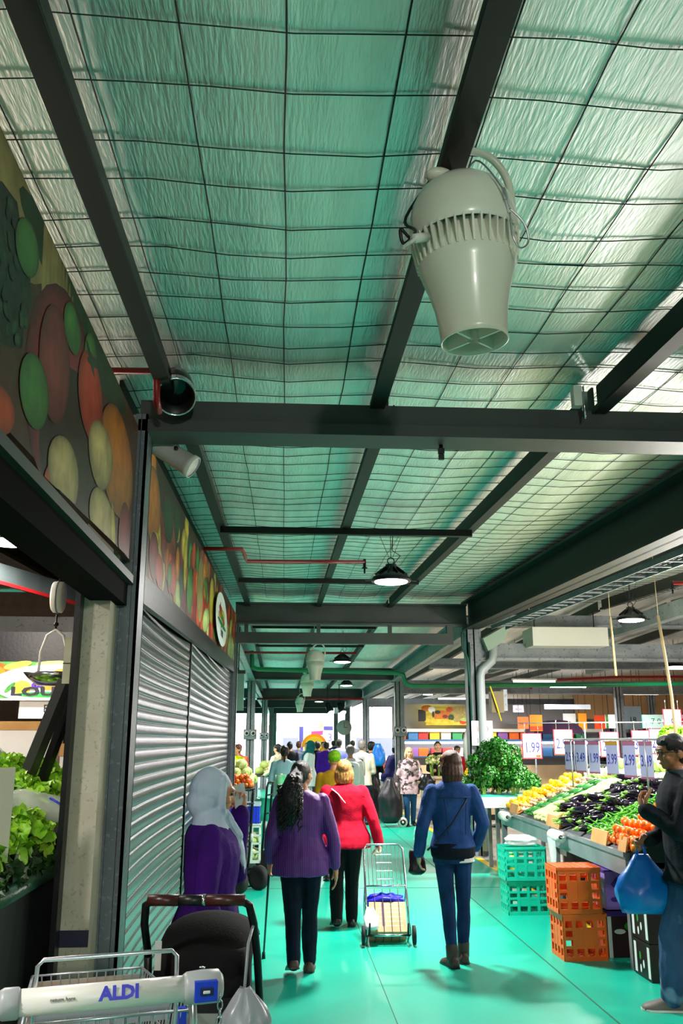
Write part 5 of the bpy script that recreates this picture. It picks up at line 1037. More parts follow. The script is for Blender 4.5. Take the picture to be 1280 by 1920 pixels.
# ---------- pram
pr_=thing('pram','black pram with brown leather handle grip parked behind the trolley','pram',(-.32,3.76,0),-.06)
BRN=mat('brown_leather','3a1410',.35,bump=.1); FAB=cloth('pram_fabric','060608','040405',5); 
PHZ=1.145
g=G(); g.tube([(-.21,.12,.92),(-.215,.04,1.05),(-.205,-.0,PHZ-.02),(-.175,-.015,PHZ),(.165,-.015,PHZ),(.2,0,PHZ-.02),(.215,.04,1.05),(.225,.12,.92),(.235,.3,.6),(.24,.5,.3)],.016,10); g.tube([(-.21,.12,.92),(-.235,.3,.6),(-.24,.5,.3)],.016,10)
g.tube([(-.24,.5,.3),(-.25,.05,.16)],.014,8); g.tube([(.24,.5,.3),(.26,.0,.16)],.014,8); g.tube([(-.23,.3,.6),(-.24,.9,.16)],.014,8); g.tube([(.23,.3,.6),(.24,.9,.16)],.014,8); g.cyl((-.26,.0,.16),(.27,0,.16),.012,8); obj('frame',g,BLACKM,pr_)
g=G(); g.cyl((-.195,-.014,PHZ),(-.075,-.015,PHZ),.0215,14); g.cyl((.03,-.015,PHZ),(.185,-.014,PHZ),.0215,14); obj('leather_grip',g,BRN,pr_)
g=G(); g.cyl((-.075,-.015,PHZ),(.03,-.015,PHZ),.020,14); g.cyl((.018,-.015,PHZ),(.03,-.015,PHZ),.0235,14,1); obj('fold_joint',g,[BLACK,CHROME],pr_)
# hood: ribs of a folding canopy
P=[]
for i in range(9):
    a=math.radians(-28+i*19); yy=.42-.30*math.cos(a); zz=.71+.23*math.sin(a); w=.185
    P.append([(w*math.cos(t),yy-.07*math.sin(t)*math.cos(a),zz+.055*math.sin(t)*max(.3,math.sin(a)+.4)) for t in [PI*j/16 for j in range(17)]])
g=G(); k=17; vs=[p for r in P for p in r]; g.add(vs,[(i*k+j,i*k+j+1,(i+1)*k+j+1,(i+1)*k+j) for i in range(8) for j in range(k-1)])
o=obj('hood',g,FAB,pr_); m=o.modifiers.new('t','SOLIDIFY'); m.thickness=.012
g=G()
for i in (3,5): g.tube(P[i],.008,6)
obj('hood_rib',g,mat('gloss_black','0a1416',.15),pr_)
g=G(); g.loft([[(x*w,.13+.03*math.sin(2*t)+d,z) for x,d,t in ((-1,.0,0),(-.7,-.05,.2),(0,-.075,.5),(.7,-.05,.2),(1,0,0),(1,.2,0),(-1,.2,0))] for z,w in ((.42,.15),(.5,.18),(.7,.19),(.86,.185),(.93,.17))]); obj('seat_back',g,FAB,pr_,sm=0)
g=G(); g.loft([[(x,.055-.0*z+d,z) for x,d in ((-.14,0),(0,-.025),(.14,0),(.14,.06),(-.14,.06))] for z in (.55,.68,.78)],0); obj('back_pocket',g,cloth('pocket_fabric','1a1b1e'),pr_)
g=G(); g.box(-.17,-.145,.05,.054,.88,.985); obj('care_label',g,mat('label_white','b8b8b0',.6),pr_)
g=G(); g.box(-.07,.09,.005,.01,.66,.74); obj('warning_label',g,mat('label_grey','7c827c',.6),pr_)
g=G(); g.tube([(.01,-.0,.9),(.02,-.005,.905),(.035,-.0,.90)],.004,5); obj('logo_badge',g,CHROME,pr_)
g=G(); g.loft([[(x,y,z) for x,y in ((-.17,.1),(.17,.1),(.17,.7),(-.17,.7))] for z in (.22,.42)],0,False); obj('under_basket',g,FAB,pr_)
for x,y,r in ((-.27,0,.15),(.28,0,.15),(-.25,.9,.1),(.25,.9,.1)):
    g=G(); g.lathe([(r-.03,-.018),(r,-.014),(r,.014),(r-.03,.018)],22,0,Matrix.Translation((x,y,r))@Matrix.Rotation(PI/2,4,'Y')); g.lathe([(.001,-.012),(r-.03,-.012),(r-.03,.012),(.001,.012)],22,1,Matrix.Translation((x,y,r))@Matrix.Rotation(PI/2,4,'Y')); obj('wheel',g,[RUB,GREY],pr_)
g=G(); g.ell((0,.45,.6),(.1,.13,.1)); 
MP=Matrix.Translation(pr_.location)@Matrix.Rotation(-.06,4,'Z')
g=bagmesh(.2,.15,.26,17,20,9,.25); obj('plastic_bag',g,mat('grey_bag','9aa0a6',.3,alpha=.85,bump=.3,bs=14),None,'translucent grey plastic bag hanging between the pram and the trolley','bag',loc=MP@V((.20,-.12,.60)))
g=G(); g.tube([MP@V((.20,-.12,.85)),MP@V((.205,-.06,1.0)),MP@V((.215,.04,1.05))],.006,6); obj('bag_loop',g,mat('grey_bag2','8a9096',.4),None,'twisted loop tying the grey plastic bag to the pram','bag loop')
# ---------- wire pull trolley with boxes of shopping
tr=thing('wire_trolley','chrome wire pull trolley with a cardboard carton, trailing behind the red jacket','pull trolley',(.96,8.42,.085),-.02,None,(-.62,0,-.02))
g=G()
def fr(x0,x1,h,y,r): g.tube([(x0,y,.0),(x0*.97,y,h-.05),(x0*.97+.03*(1 if x0<0 else -1),y,h),(x1*.97-.03,y,h),(x1*.97,y,h-.05),(x1,y,0)],r,8)
fr(-.19,.19,.86,0,.010); g.tube([(-.185,0,.45),(.185,0,.45)],.009,8); g.tube([(-.19,0,0),(.19,0,0)],.011,8); g.tube([(-.19,0,.02),(-.19,.26,.02),(.19,.26,.02),(.19,0,.02)],.008,8)
for s in (-1,1): g.tube([(s*.19,0,.45),(s*.19,.24,.40),(s*.19,.26,.02)],.007,8)
obj('frame',g,CHROME,tr)
g=G()
for i in range(9): x=-.15+.3*i/8; wires(g,[(V((x,.004,.45)),V((x,.004,.85)))],.0036)
for z in (.52,.6,.68,.76): wires(g,[(V((-.07,.006,z)),V((.07,.006,z)))],.003)
obj('back_grid',g,CHROME,tr)
g=G()
for i in range(6): x=-.18+.36*i/5; wires(g,[(V((x,-.004,.03)),V((x,-.004,.42)))],.0028); wires(g,[(V((x,.26,.02)),V((x,.25,.4)))],.0028); wires(g,[(V((x,0,.02)),V((x,.26,.02)))],.003)
for z in (.1,.2,.3,.4): wires(g,[(V((-.18,.26,z)),V((.18,.26,z)))],.0028)
obj('basket_grid',g,mat('dark_wire','55585c',.4,.6),tr)
for s in (-1,1):
    g=G(); g.lathe([(.055,-.014),(.08,-.012),(.08,.012),(.055,.014)],20,0,Matrix.Translation((s*.225,0,0))@Matrix.Rotation(PI/2,4,'Y')); g.lathe([(.001,-.008),(.055,-.008),(.055,.008),(.001,.008)],20,1,Matrix.Translation((s*.225,0,0))@Matrix.Rotation(PI/2,4,'Y')); obj('wheel',g,[RUB,GREY],tr)
    g=G(); g.tube([(s*.17,.0,.0),(s*.17,-.10,.06)],.008,6); obj('stand_foot',g,BLACK,tr)
MT=Matrix.Translation(tr.location)@Euler((-.62,0,-.02)).to_matrix().to_4x4(); rt=Euler((-.62,0,-.02))
t=thing('carton',"kraft cardboard carton with printed lines in the wire trolley",'box',MT@V((-.16,.02,.04)),0,None,rt); g=G(); g.box(0,.33,0,.21,0,.27)
for z in (.05,.09,.13,.17,.21,.245): g.box(.08,.3,-.0006,0,z,z+.008,1)
g.box(.11,.135,-.001,0,.05,.26,2); obj('carton_body',g,[mat('kraft','d2b48c',.8,col2='c4a47a',ns=8),mat('pale_kraft','e8d4b4',.8),mat('mauve_print','7a5a72',.7)],t)
g=bagmesh(.34,.22,.10,15,22,7,.75); obj('carrier_bag',g,mat('cobalt_bag','1a18c8',.35,bump=.3,bs=16),None,'cobalt blue bag on top of the carton in the wire trolley','bag',loc=MT@V((0,.12,.312)),rot=rt)
g=bagmesh(.13,.06,.2,25,14,7,.5); obj('plastic_bag',g,mat('white_film','e4e4e8',.3,bump=.2,bs=15),None,'small white bag hanging on the carton in the wire trolley','bag',loc=MT@V((-.15,-.035,.03)),rot=rt)
# ---------- hand trucks by the shop post
def truck(x,y,rz,lab):
    t=thing('hand_truck',lab,'hand truck',(x,y,0),rz); g=G()
    for s in (-1,1): g.tube([(s*.1,.1,.05),(s*.1,.06,.4),(s*.095,.02,1.1),(s*.09,.0,1.17)],.016,8)
    for z in (.25,.5,.75,1.0,1.17): g.cyl((-.1,.09-.08*z,z),(.1,.09-.08*z,z),.011,8)
    obj('frame',g,BLACKM,t); g=G(); g.box(-.2,.2,.08,.4,.03,.045); obj('toe_plate',g,BLACKM,t)
    g=G()
    for s in (-1,1): g.cyl((s*.096,.03,.55),(s*.097,.02,.65),.018,8)
    obj('pale_sleeve',g,CG,t)
    for s in (-1,1):
        A=Matrix.Translation((s*.19,-.02,.14))@Matrix.Rotation(PI/2,4,'Y'); g=G(); g.lathe([(.075,-.035),(.11,-.045),(.14,-.03),(.14,.03),(.11,.045),(.075,.035)],24,0,A); g.lathe([(.001,-.03),(.03,-.03),(.065,-.022),(.078,-.03),(.078,.03),(.001,.03)],20,1,A); obj('wheel',g,[RUB,CHROME],t)
    return t
truck(-.40,11.35,.9,'black hand truck with air tyres loaded with a cabbage crate beside the shop post')
t=thing('plastic_crate','blue plastic crate stacked on top of the load of the hand truck','crate',(-.66,11.5,.762),.0)
g=G(); g.box(-.01,.4,-.01,.36,.2,.235,1); g.box(0,.39,0,.35,0,.2); 
for k in range(7): g.box(.02+.055*k,.03+.055*k,-.006,0,0,.2)
obj('walls',g,[mat('blue_crate','1230b8',.4),mat('clear_lid','9ab4bc',.3)],t)
t=crate(-.66,11.52,.30,.40,.34,.46,mat('clear_crate','b8ccc0',.4),'pale open crate of cabbages on the hand truck'); 
CAB=mat('cabbage_leaf','a8c46a',.5,col2='dfe6b0',ns=6,stretch=(1,1,2)); 
def cab(r=.085):
    g=G(); g.ell((0,0,r),(r,r,r*.9),None,14,10)
    for k in range(5):
        A=Matrix.Rotation(k*1.26,4,'Z'); g.add([(.02,-.03,.004),(.02,.03,.004),(r*.9,-.06,.03),(r*.9,.06,.03),(r*1.12,-.05,r),(r*1.12,.05,r),(r*.95,0,r*1.6)],[(0,2,3,1),(2,4,5,3),(4,6,5)],0,True,A)
    return g
copies(obj('cabbage',cab(),CAB,None,'pale green cabbage packed in the crate on the hand truck','cabbage','cabbages on the hand truck'),[((-.66+.1+.19*i,11.52+.09+.16*j,.315+.17*k),(0,0,R.uniform(0,6)),.95) for i in range(2) for j in range(2) for k in range(2)],'','')
truck(-.16,13.2,1.2,'second black hand truck farther along, beside the teal covered cart')
t=thing('covered_cart','low cart wrapped in a teal plastic sheet beyond the hand truck','cart',(-.2,14.9,0)); g=bagmesh(.55,.5,.75,41,18,8,.8); o=obj('sheet',g,mat('teal_film','2cc4a0',.3,bump=.3,bs=10),t); o.location=(0,0,.1); 
for s in (-1,1): g=G(); g.cyl((s*.2,-.12,.07),(s*.2,-.06,.07),.07,14); obj('wheel',g,RUB,t)
g=G(); g.cyl((-.02,14.6,.84),(-.02,14.6,1.22),.085,16); g.cyl((-.02,14.6,1.22),(-.02,14.6,1.24),.03,10,1); obj('plastic_roll',g,[mat('mint_roll','2cd07c',.35,col2='d8f4e4',ns=4),WHITE],None,'mint green roll standing on the teal covered cart','roll')
# ---------- open shop on the left: herb display, scale, frames, sign, boxes
t=thing('herb_display','dark green cloth covered display bench at the edge of the open shop','display bench'); g=G(); g.box(-2.7,-1.10,3.62,5.9,0,1.13); g.loft([[(-1.12,y,1.1),(-1.07,y,1.12),(-1.085,y,1.17),(-1.12,y,1.18)] for y in (3.6,4.4,5.2,5.9)],1); obj('bench',g,[mat('dark_green_cloth','0a1c18',.8,col2='06120f',ns=3),mat('green_film','2e5c44',.3,bump=.3)],t)
for k in range(10): g=G()
lt=bunch('lettuce','bright green leafy lettuce heaped on the dark display bench in the open shop','lettuce','lettuces on the dark bench',12,230,.15,.1,.06,LEAF2,False,.25,.8,True); first=True
for i in range(4):
    for j in range(7):
        p=(-1.24-.2*i+R.uniform(-.03,.03),3.85+.28*j+R.uniform(-.04,.04),1.16+.035*j+.06*i); rt=(R.uniform(-.4,.4),R.uniform(-.3,.4),R.uniform(0,6))
        if first: lt.location=p; lt.rotation_euler=rt; first=False
        else: dup(lt,p,rt,scale=R.uniform(.8,1.1))
lk=bunch('leek_bunch','dark leafy herb bunch lying along the front of the dark bench','herbs','dark herbs along the bench edge',22,130,.12,.05,.06,mat('dark_herb','16340f',.5,col2='2a5a18',ns=8),False,.6,.5); first=True
for j in range(5):
    p=(-1.17,3.72+.3*j,1.15); 
    if first: lk.location=p; first=False
    else: dup(lk,p,(0,.2,R.uniform(0,6)))
FILM=mat('bag_film','eef4ea',.1,alpha=.35,bump=.2,bs=12)
t=thing('produce_bag','clear produce bag with blue tape lying across the lettuce','bag',(-1.25,4.55,1.42),.5); g=G(); g.chain([(-.22,0,0),(.0,0,.02),(.2,0,.0)],[.07,.085,.06],14); obj('film',g,FILM,t)
g=G(); g.lathe([(.083,-.02),(.087,-.02),(.087,.02),(.083,.02)],18,0,Matrix.Translation((-.1,0,.012))@Matrix.Rotation(PI/2,4,'Y')); g.tube([(.12,-.05,.06),(.17,-.07,.03),(.21,-.075,-.01)],.018,6,0,False,True,.3); g.cyl((.215,-.078,-.02),(.23,-.09,-.025),.045,18); obj('blue_tape',g,mat('tape_blue','1a30c8',.3),t)
g=G(); g.box(-.0,.006,-.09,.09,0,.37); obj('price_card',g,mat('translucent_card','b8b8a4',.4),None,'pale blank price card standing at the near corner of the herb bench','price card',loc=(-1.19,3.88,1.27),rot=(0,0,-.9))
# hanging scale
sc_=thing('hanging_scale','white hanging dial scale with a tin pan in the open shop','scale',(-1.42,5.6,2.62)); A=Matrix.Rotation(1.6,4,'Z')@Matrix.Rotation(PI/2,4,'X')@Matrix.Scale(.85,4)
g=G(); g.lathe([(.001,-.045),(.085,-.043),(.1,-.03),(.1,.03),(.085,.043),(.001,.045)],26,0,A@Matrix.Diagonal((1,1.15,1,1))); g.lathe([(.095,-.006),(.104,-.006),(.104,.006),(.095,.006)],26,1,A@Matrix.Diagonal((1,1.15,1,1))); obj('dial',g,[WHITE,GREY],sc_)
g=G(); g.tube([(0,0,.11),(0,0,.2),(.01,0,.24)],.006,6); g.tube(arc((0,0,.26),.022,-PI/2,PI,8),.006,6); g.cyl((0,0,.28),(0,0,zr(5.6)-2.62-.02),.003,5); g.cyl((0,0,-.11),(0,0,-.2),.006,6); g.ell((0,0,-.17),.016,None,8,6); obj('hook',g,BLACKM,sc_)
g=G(); g.tube([(-.085,0,-.47),(-.08,0,-.34),(-.05,0,-.24),(0,0,-.205),(.05,0,-.24),(.08,0,-.34),(.085,0,-.47)],.009,8); obj('yoke',g,WHITE,sc_)
g=G(); g.lathe([(.001,-.54),(.09,-.535),(.13,-.50),(.165,-.47),(.17,-.47),(.135,-.51),(.09,-.545),(.001,-.55)],26); obj('pan',g,CHROME,sc_)
# frames
def fbox(lab,cat,name,boxes,m,**k):
    t=thing(name,lab,cat); g=G()
    for b in boxes: g.box(*b)
    obj('frame',g,m,t); return t
t=thing('market_stall','black steel stall frame with deep fascia at the back of the open shop','market stall'); g=G(); g.box(-6,-1.25,8.0,8.12,2.42,2.68); obj('fascia',g,BLACKM,t)
for x in (-2.64,-4.6): g=G(); g.box(x-.06,x+.06,7.9,8.0,0,2.75); obj('post',g,BLACKM,t)
g=G(); g.bar((-1.25,5.25,2.08),(-1.58,5.4,1.2),.07,.06); obj('slanting_strut',g,mat('bare_dark_steel','4a4a4c',.4,.5),None,'dark slanting steel arm in the open shop, behind the pillar','strut')
g=G(); g.bar((-1.19,5.3,2.08),(-1.5,5.5,1.2),.04,.05); obj('slanting_strut',g,BLACKM,None,'thin black slanting bar beside the wider steel arm in the open shop','strut')
g=G(); g.box(-1.25,-1.12,5.15,5.2,2.06,2.32); g.box(-1.25,-1.2,5.147,5.15,2.17,2.175,1); obj('notice_board',g,[mat('cream_board','d8d2b8',.7,col2='ccc6aa'),BLACKINK],None,'blank cream board hanging at the top of the slanting steel arm','board')
t,e=banner('shop_sign','printed shop sign with a white oval of fruit in the open shop',0,1,lambda y:0,lambda y:1,[]) if False else (thing('shop_sign','printed shop sign with a white oval of fruit in the open shop','sign',(-2.55,7.9,2.10)),0)
F_=Matrix(((1,0,0,0),(0,0,-1,-.001),(0,1,0,0),(0,0,0,1)))
g=G(); g.box(0,1.25,0,.02,0,.31,MI['sprout']); 
def sd(k,cx,cy,rx,ry,a,z): g.disc(cx,cy,rx,ry,Matrix.Translation((0,-.0006*z,0))@F_,.001,MI[k],24,a)
for j,(k,cx,cy,rx,ry,a) in enumerate((('carrot',.1,.26,.12,.04,-.4),('pumpkin',.05,.22,.1,.05,0),('yellow',.25,.28,.12,.03,.2),('carrot',.03,.06,.05,.07,0),('pale_green',.6,.29,.2,.03,0),('white',.6,.12,.56,.17,0),('yellow',.3,.09,.08,.06,0),('orange_fruit',.55,.12,.09,.05,.2),('orange_fruit',.62,.17,.09,.08,0),('yellow',.7,.1,.1,.06,0),('sprout',.2,.09,.06,.02,.8),('text_green',.55,.03,.3,.025,0))): sd(k,cx,cy,rx,ry,a,j+1)
PURPLEG=mat('print_grape','4a1c8c',.5)
for j in range(9): g.disc(.42+.03*(j%3)-.01*(j//3),.17-.03*(j//3),.02,.02,Matrix.Translation((0,-.012,0))@F_,.001,len(PM),12)
g.text('LOU',Matrix.Translation((.4,-.013,.055))@F_,.1,MI['ink'],.001,sx=1.9,bold=.004); obj('panel',g,PM+[PURPLEG],t)
g=G(); g.box(0,1.25,-.06,.0,-.02,-.005); g.box(.3,.95,-.03,-.02,-.17,-.02); g.text('FRUIT',Matrix.Translation((.62,-.031,-.09))@F_,.09,1); obj('lower_strip',g,[WHITEP,BLACKINK],t)
for x,y,z,w,h,lab,mm in ((-2.72,7.3,1.475,.9,.42,'white fruit carton with pink mark on the shop shelf','1'),(-2.75,7.25,1.125,.95,.34,'cardboard fruit carton with a pink mark below the white carton','2'),(-1.74,7.3,1.125,.3,.6,'white fruit carton with pink mark, close to the orange bags','1')):
    t=thing('fruit_carton',lab,'box',(x,y,z)); g=G(); g.box(0,w,0,.4,0,h); g.box(-.005,w+.005,-.005,.405,h*.84,h,1); g.disc(.45*w,.45*h,.11,.11,F_,.001,2,20); g.disc(.45*w,.45*h,.07,.05,Matrix.Translation((0,-.001,0))@F_,.001,3,9); obj('carton',g,[WHITEP if mm=='1' else mat('pale_carton','d8c8b0',.8),CARD,mat('pink_print','e8a8b4',.6),mat('rose_print','c8485c',.6)],t)
t=thing('shelf','dark shelf carrying the fruit cartons in the open shop','shelf'); g=G(); g.box(-3.2,-1.2,7.2,7.75,1.07,1.12); g.box(-3.2,-1.2,7.7,7.75,0,1.12); obj('board',g,DARKST,t)
g=G(); g.box(-2.7,-1.25,6.95,7.15,.72,1.03); g.text('CP',Matrix.Translation((-2.3,6.949,.9))@F_,.16,1); obj('plastic_crate',g,[mat('navy_crate','0c2c78',.4),WHITEP],None,'dark blue crates edge below the fruit cartons in the open shop','crate')
g=G(); g.lathe([(.19,0),(.2,.05),(.2,.5),(.19,.56)],24,0,Matrix.Translation((-2.1,5.9,1.2))); obj('brown_barrel',g,mat('amber_barrel','5a2408',.3,col2='a8640e',ns=4),None,'amber brown barrel behind the lettuce in the open shop','barrel')
t=thing('net_roll','black roll with a wooden hoop on top of the amber barrel','roll',(-2.08,5.75,1.88)); g=G(); g.cyl((-.2,-.1,0),(.1,.1,0),.12,18); obj('roll',g,RUB,t); g=G(); g.tube([(-.2+.0,-.1+.13*math.cos(a),.13*math.sin(a)) for a in [2*PI*i/18 for i in range(18)]],.02,8,0,True); obj('hoop',g,wood,t)
g=G(); g.bar((-1.95,5.8,1.86),(-1.5,5.8,1.45),.05,.03); obj('pale_rail',g,CG,None,'pale slanting rail below the black roll in the open shop','rail')
on=obj('orange_bag',bagmesh(.14,.14,.24,6,14,7,.5),mat('orange_net','f0640e',.5,col2='f2b414',ns=9),None,'orange net bag hanging in a column behind the pillar','net bag','orange net bags',loc=(-1.36,7.4,1.125))
for k in range(1,4): o=on.copy(); C.objects.link(o); o.location=(-1.36,7.4,1.125+.24*k)
g=G(); g.box(-8,-1.3,9.0,9.15,2.72,2.95); struct('beam',g,GREY,'grey beam across the roof of the open shop','beam')
g=G(); g.bar((-4.5,4.5,3.42),(-1.35,9.5,3.0),.08,.16); g.bar((-4.5,4.45,3.34),(-1.35,9.45,2.92),.03,.03,1); struct('beam',g,[DARKST,REDP],'dark sloping beam edged with a red pipe inside the open shop','beam')
g=G(); g.box(-9,-1.0,14.0,14.1,0,4); struct('wall_left_back',g,mat('pinkish_wall','a08a7c',.8,col2='917c70'),'dull pink wall closing the back of the open shop','wall')
# ---------- mid-distance stalls
def table(name,lab,x0,x1,y0,y1,z,m,skirt=None):
    t=thing(name,lab,'table',((x0+x1)/2,(y0+y1)/2,0)); a,b=(x1-x0)/2,(y1-y0)/2; g=G(); g.box(-a,a,-b,b,z-.05,z); obj('tabletop',g,m,t)
    for sx in (-1,1):
        for sy in (-1,1): g=G(); g.box(sx*(a-.03)-.025,sx*(a-.03)+.025,sy*(b-.03)-.025,sy*(b-.03)+.025,0,z-.05); obj('leg',g,STEEL,t)
    if skirt: g=G(); g.box(-a-.005,a+.005,-b-.01,-b,z-skirt[1],z+.02); g.box(-.07,.07,-b-.013,-b-.01,z-skirt[1]+.03,z,1); obj('skirt',g,[skirt[0],WHITEP],t)
    return t
def pile(proto,cx,cy,z,nx,ny,L,d,h,jit=.02,s=(.9,1.1),flat=False):
    P=[]
    for l in range(L):
        for i in range(nx-l):
            for j in range(ny-l):
                P.append(((cx+(i-(nx-l-1)/2)*d+R.uniform(-jit,jit),cy+(j-(ny-l-1)/2)*d+R.uniform(-jit,jit),z+l*h+ (0)),(R.uniform(0,6) if not flat else 0,R.uniform(0,6) if not flat else 0,R.uniform(0,6)),R.uniform(*s)))
    return copies(proto,P,'','')
table('vegetable_stall','stall table of tomatoes and cabbages beside the column on the shop side',-2.0,-.55,17.7,19.9,.86,DARKST)
g=G(); g.lathe([(.001,-.045),(.03,-.042),(.05,-.015),(.05,.015),(.03,.04),(.01,.045),(.001,.04)],12)
pile(single('tomato',g,mat('tomato_skin','e2381a',.25,col2='f08a2a',ns=5),'ripe red and orange tomato heaped along the near edge of the shop side stall','tomato','tomatoes on the shop side stall'),-1.25,18.05,.91,14,6,3,.1,.075)
pile(obj('cabbage',cab(.1),CAB,None,'pale cabbage heaped behind the tomatoes on the shop side stall','cabbage','cabbages on the shop side stall'),-1.25,19.2,.87,7,5,3,.2,.15,s=(.8,1.1),flat=True)
table('vegetable_stall','farther stall table of melons and carrots past the tomato stall',-.72,-.02,23.3,25.2,.9,DARKST)
g=G(); g.ell((0,0,.09),(.12,.12,.1)); pile(single('melon',g,mat('melon_skin','d4e08a',.5,col2='b8cc62',ns=5),'pale yellow green melon heaped on the farther shop side stall','melon','melons on the farther stall'),-.37,23.8,.9,3,4,2,.2,.15,flat=True)
g=G(); g.lathe([(.001,-.1),(.008,-.08),(.022,.06),(.02,.09),(.001,.1)],8); CRT=mat('carrot_skin','f06c12',.45)
pile(single('carrot',g,CRT,'orange carrot heaped at the back of the farther shop side stall','carrot','carrots on the farther stall'),-.37,24.8,.95,6,6,4,.09,.06)
pile(single('carrot',(lambda g:(g.lathe([(.001,-.1),(.008,-.08),(.022,.06),(.02,.09),(.001,.1)],8),g)[1])(G()),CRT,'orange carrot heaped on the green skirted table','carrot','carrots on the green table'),3.12,29.7,.9,10,8,4,.085,.06)
table('carrot_table','green skirted table with a white stripe, heaped with carrots by the far column',2.72,3.5,29.3,30.2,.86,mat('green_top','0c7a4a',.5),(mat('green_skirt','12a060',.5),.34))
BEI=mat('beige_ply','c8b090',.7,col2='bca482',ns=3)
t=thing('flower_counter','beige plywood counter with flowers and lemons beyond the floral top','counter',(3.95,21.1,0)); g=G(); g.box(-.72,.9,-.3,.3,.12,.9); g.box(-.72,.9,-.28,.28,0,.12,1); obj('body',g,[BEI,BLACK],t); g=G(); g.box(-.76,.94,-.33,.33,.9,.94); obj('worktop',g,BEI,t)
fb=bunch('bouquet','bouquet of white and yellow flowers standing on the beige counter','flowers','bouquets on the beige counter',31,60,.13,.34,.09,mat('bouquet_leaf','8fae3a',.5,col2='e8e2b8',ns=18,thr=(.5,.55)),True); fb.location=(3.42,21.0,.94)
for x,y in ((3.62,21.1),(3.82,20.98),(3.5,21.22)): dup(fb,(x,y,.94),R.uniform(0,6))
g=G(); g.lathe([(.001,-.05),(.02,-.042),(.036,0),(.02,.042),(.001,.05)],10); pile(single('lemon',g,mat('lemon_bright','f4d41a',.4),'bright lemon heaped on the beige counter by the price-card column','lemon','lemons on the beige counter'),4.5,20.95,.98,8,5,3,.085,.06)
obj('orange_tray',(lambda g:(g.box(-.35,.35,-.25,.25,0,.09),g)[1])(G()),mat('orange_tray','f09a1a',.5),None,'shallow orange tray at the far side of the flower counter','tray',loc=(4.75,21.9,.95)) if False else None
lg=dup(lt,(4.6,10.35,1.5),1,'bright green lettuce heaped high behind the man with glasses','lettuces behind the man',1.1)
for k,(x,y,z) in enumerate(((4.8,10.5,1.5),(4.7,10.2,1.62),(4.95,10.3,1.6),(4.65,10.6,1.68),(4.85,10.4,1.74))): dup(lg,(x,y,z),R.uniform(0,6))
# big white bag hung at the stall
carrier('hanging_bag','tall white plastic bag with a blue mark hanging over the flower counter',(4.62,22.0,2.45),.5,.3,1.2,mat('white_sack','ecf0ee',.4))
# ---------- back stalls under the yellow banner
t=thing('back_stall','long grey stall back with lit shelves under the yellow fruit banner','stall',(6.6,30.6,0)); g=G(); g.box(-2.9,4.2,0,.1,0,2.95); obj('back_wall',g,mat('grey_panel','9a9aa2',.6),t)
g=G(); g.box(-2.9,4.2,-.5,0,1.72,1.78); g.box(-2.9,4.2,-.5,0,1.2,1.24); g.box(-2.9,4.2,-.6,0,0,.95,1); obj('shelf',g,[mat('blue_shelf','2a5c8c',.5),BEI],t)
g=G(); g.box(-2.8,4.1,-.52,-.48,1.64,1.70); obj('shelf_light',g,LENS,t); g=G(); g.box(-2.9,4.2,-.52,-.46,2.02,2.12); obj('sign_strip',g,WHITEP,t)
t=thing('fruit_banner','yellow printed banner with fruit and a black edge over the far stalls','banner',(4.5,30.0,2.24)); g=G(); g.box(0,.25,-.02,.02,.12,.5,MI['ink']); g.box(.25,1.9,-.02,.02,0,.6,MI['yellow']); g.box(1.0,1.9,-.022,-.02,.1,.6,MI['beige'])
A=Matrix.Translation((0,-.02,0))@F_
for j,(k,cx,cy,rx,ry) in enumerate((('pumpkin',.3,.55,.2,.1),('pumpkin',.8,.3,.3,.18),('white',.45,.5,.12,.1),('onion',.9,.28,.1,.06),('dark_leaf',1.1,.25,.1,.1),('ink',.65,.42,.1,.06),('tomato',1.5,.1,.12,.07),('orange_fruit',1.75,.28,.14,.1),('pale_green',1.6,.18,.2,.06),('yellow',.7,.12,.5,.08),('ink',.5,.35,.04,.1),('carrot',1.05,.5,.12,.08))): g.disc(cx,cy,rx,ry,Matrix.Translation((0,-.001*j-.003,0))@A,.001,MI[k],18)
obj('panel',g,PM,t)
bx=obj('grocery_box',(lambda g:(g.box(-.16,.16,-.12,.12,0,.26),g)[1])(G()),mat('box_beige','d8b48c',.7),None,'beige grocery box on the far lit shelf','box','boxes on the far lit shelf',loc=(4.0,30.3,1.24))
cols=[mat('bx%d'%i,c,.6) for i,c in enumerate(('d8b48c','e8e4d8','3aa06a','e2641a','c83a3a','f0d040','8a5aa8','4a86c8'))]
BL=['beige box on the far lit shelves','off-white box on the far lit shelves','green box on the far lit shelves','orange box on the far lit shelves','red box on the far lit shelves','yellow box on the far lit shelves','mauve box on the far lit shelves','blue box on the far lit shelves']
for i in range(34):
    o=bx.copy() if i else bx; k=R.randrange(8)
    if i: C.objects.link(o)
    o.data=bx.data.copy() if i else bx.data; o.data.materials[0]=cols[k]; o['label']=BL[k]; o['group']=BL[k].replace(' box',' boxes'); o.location=(3.95+.38*(i%17)+R.uniform(-.03,.03),30.3,(1.24,1.78)[i//17])
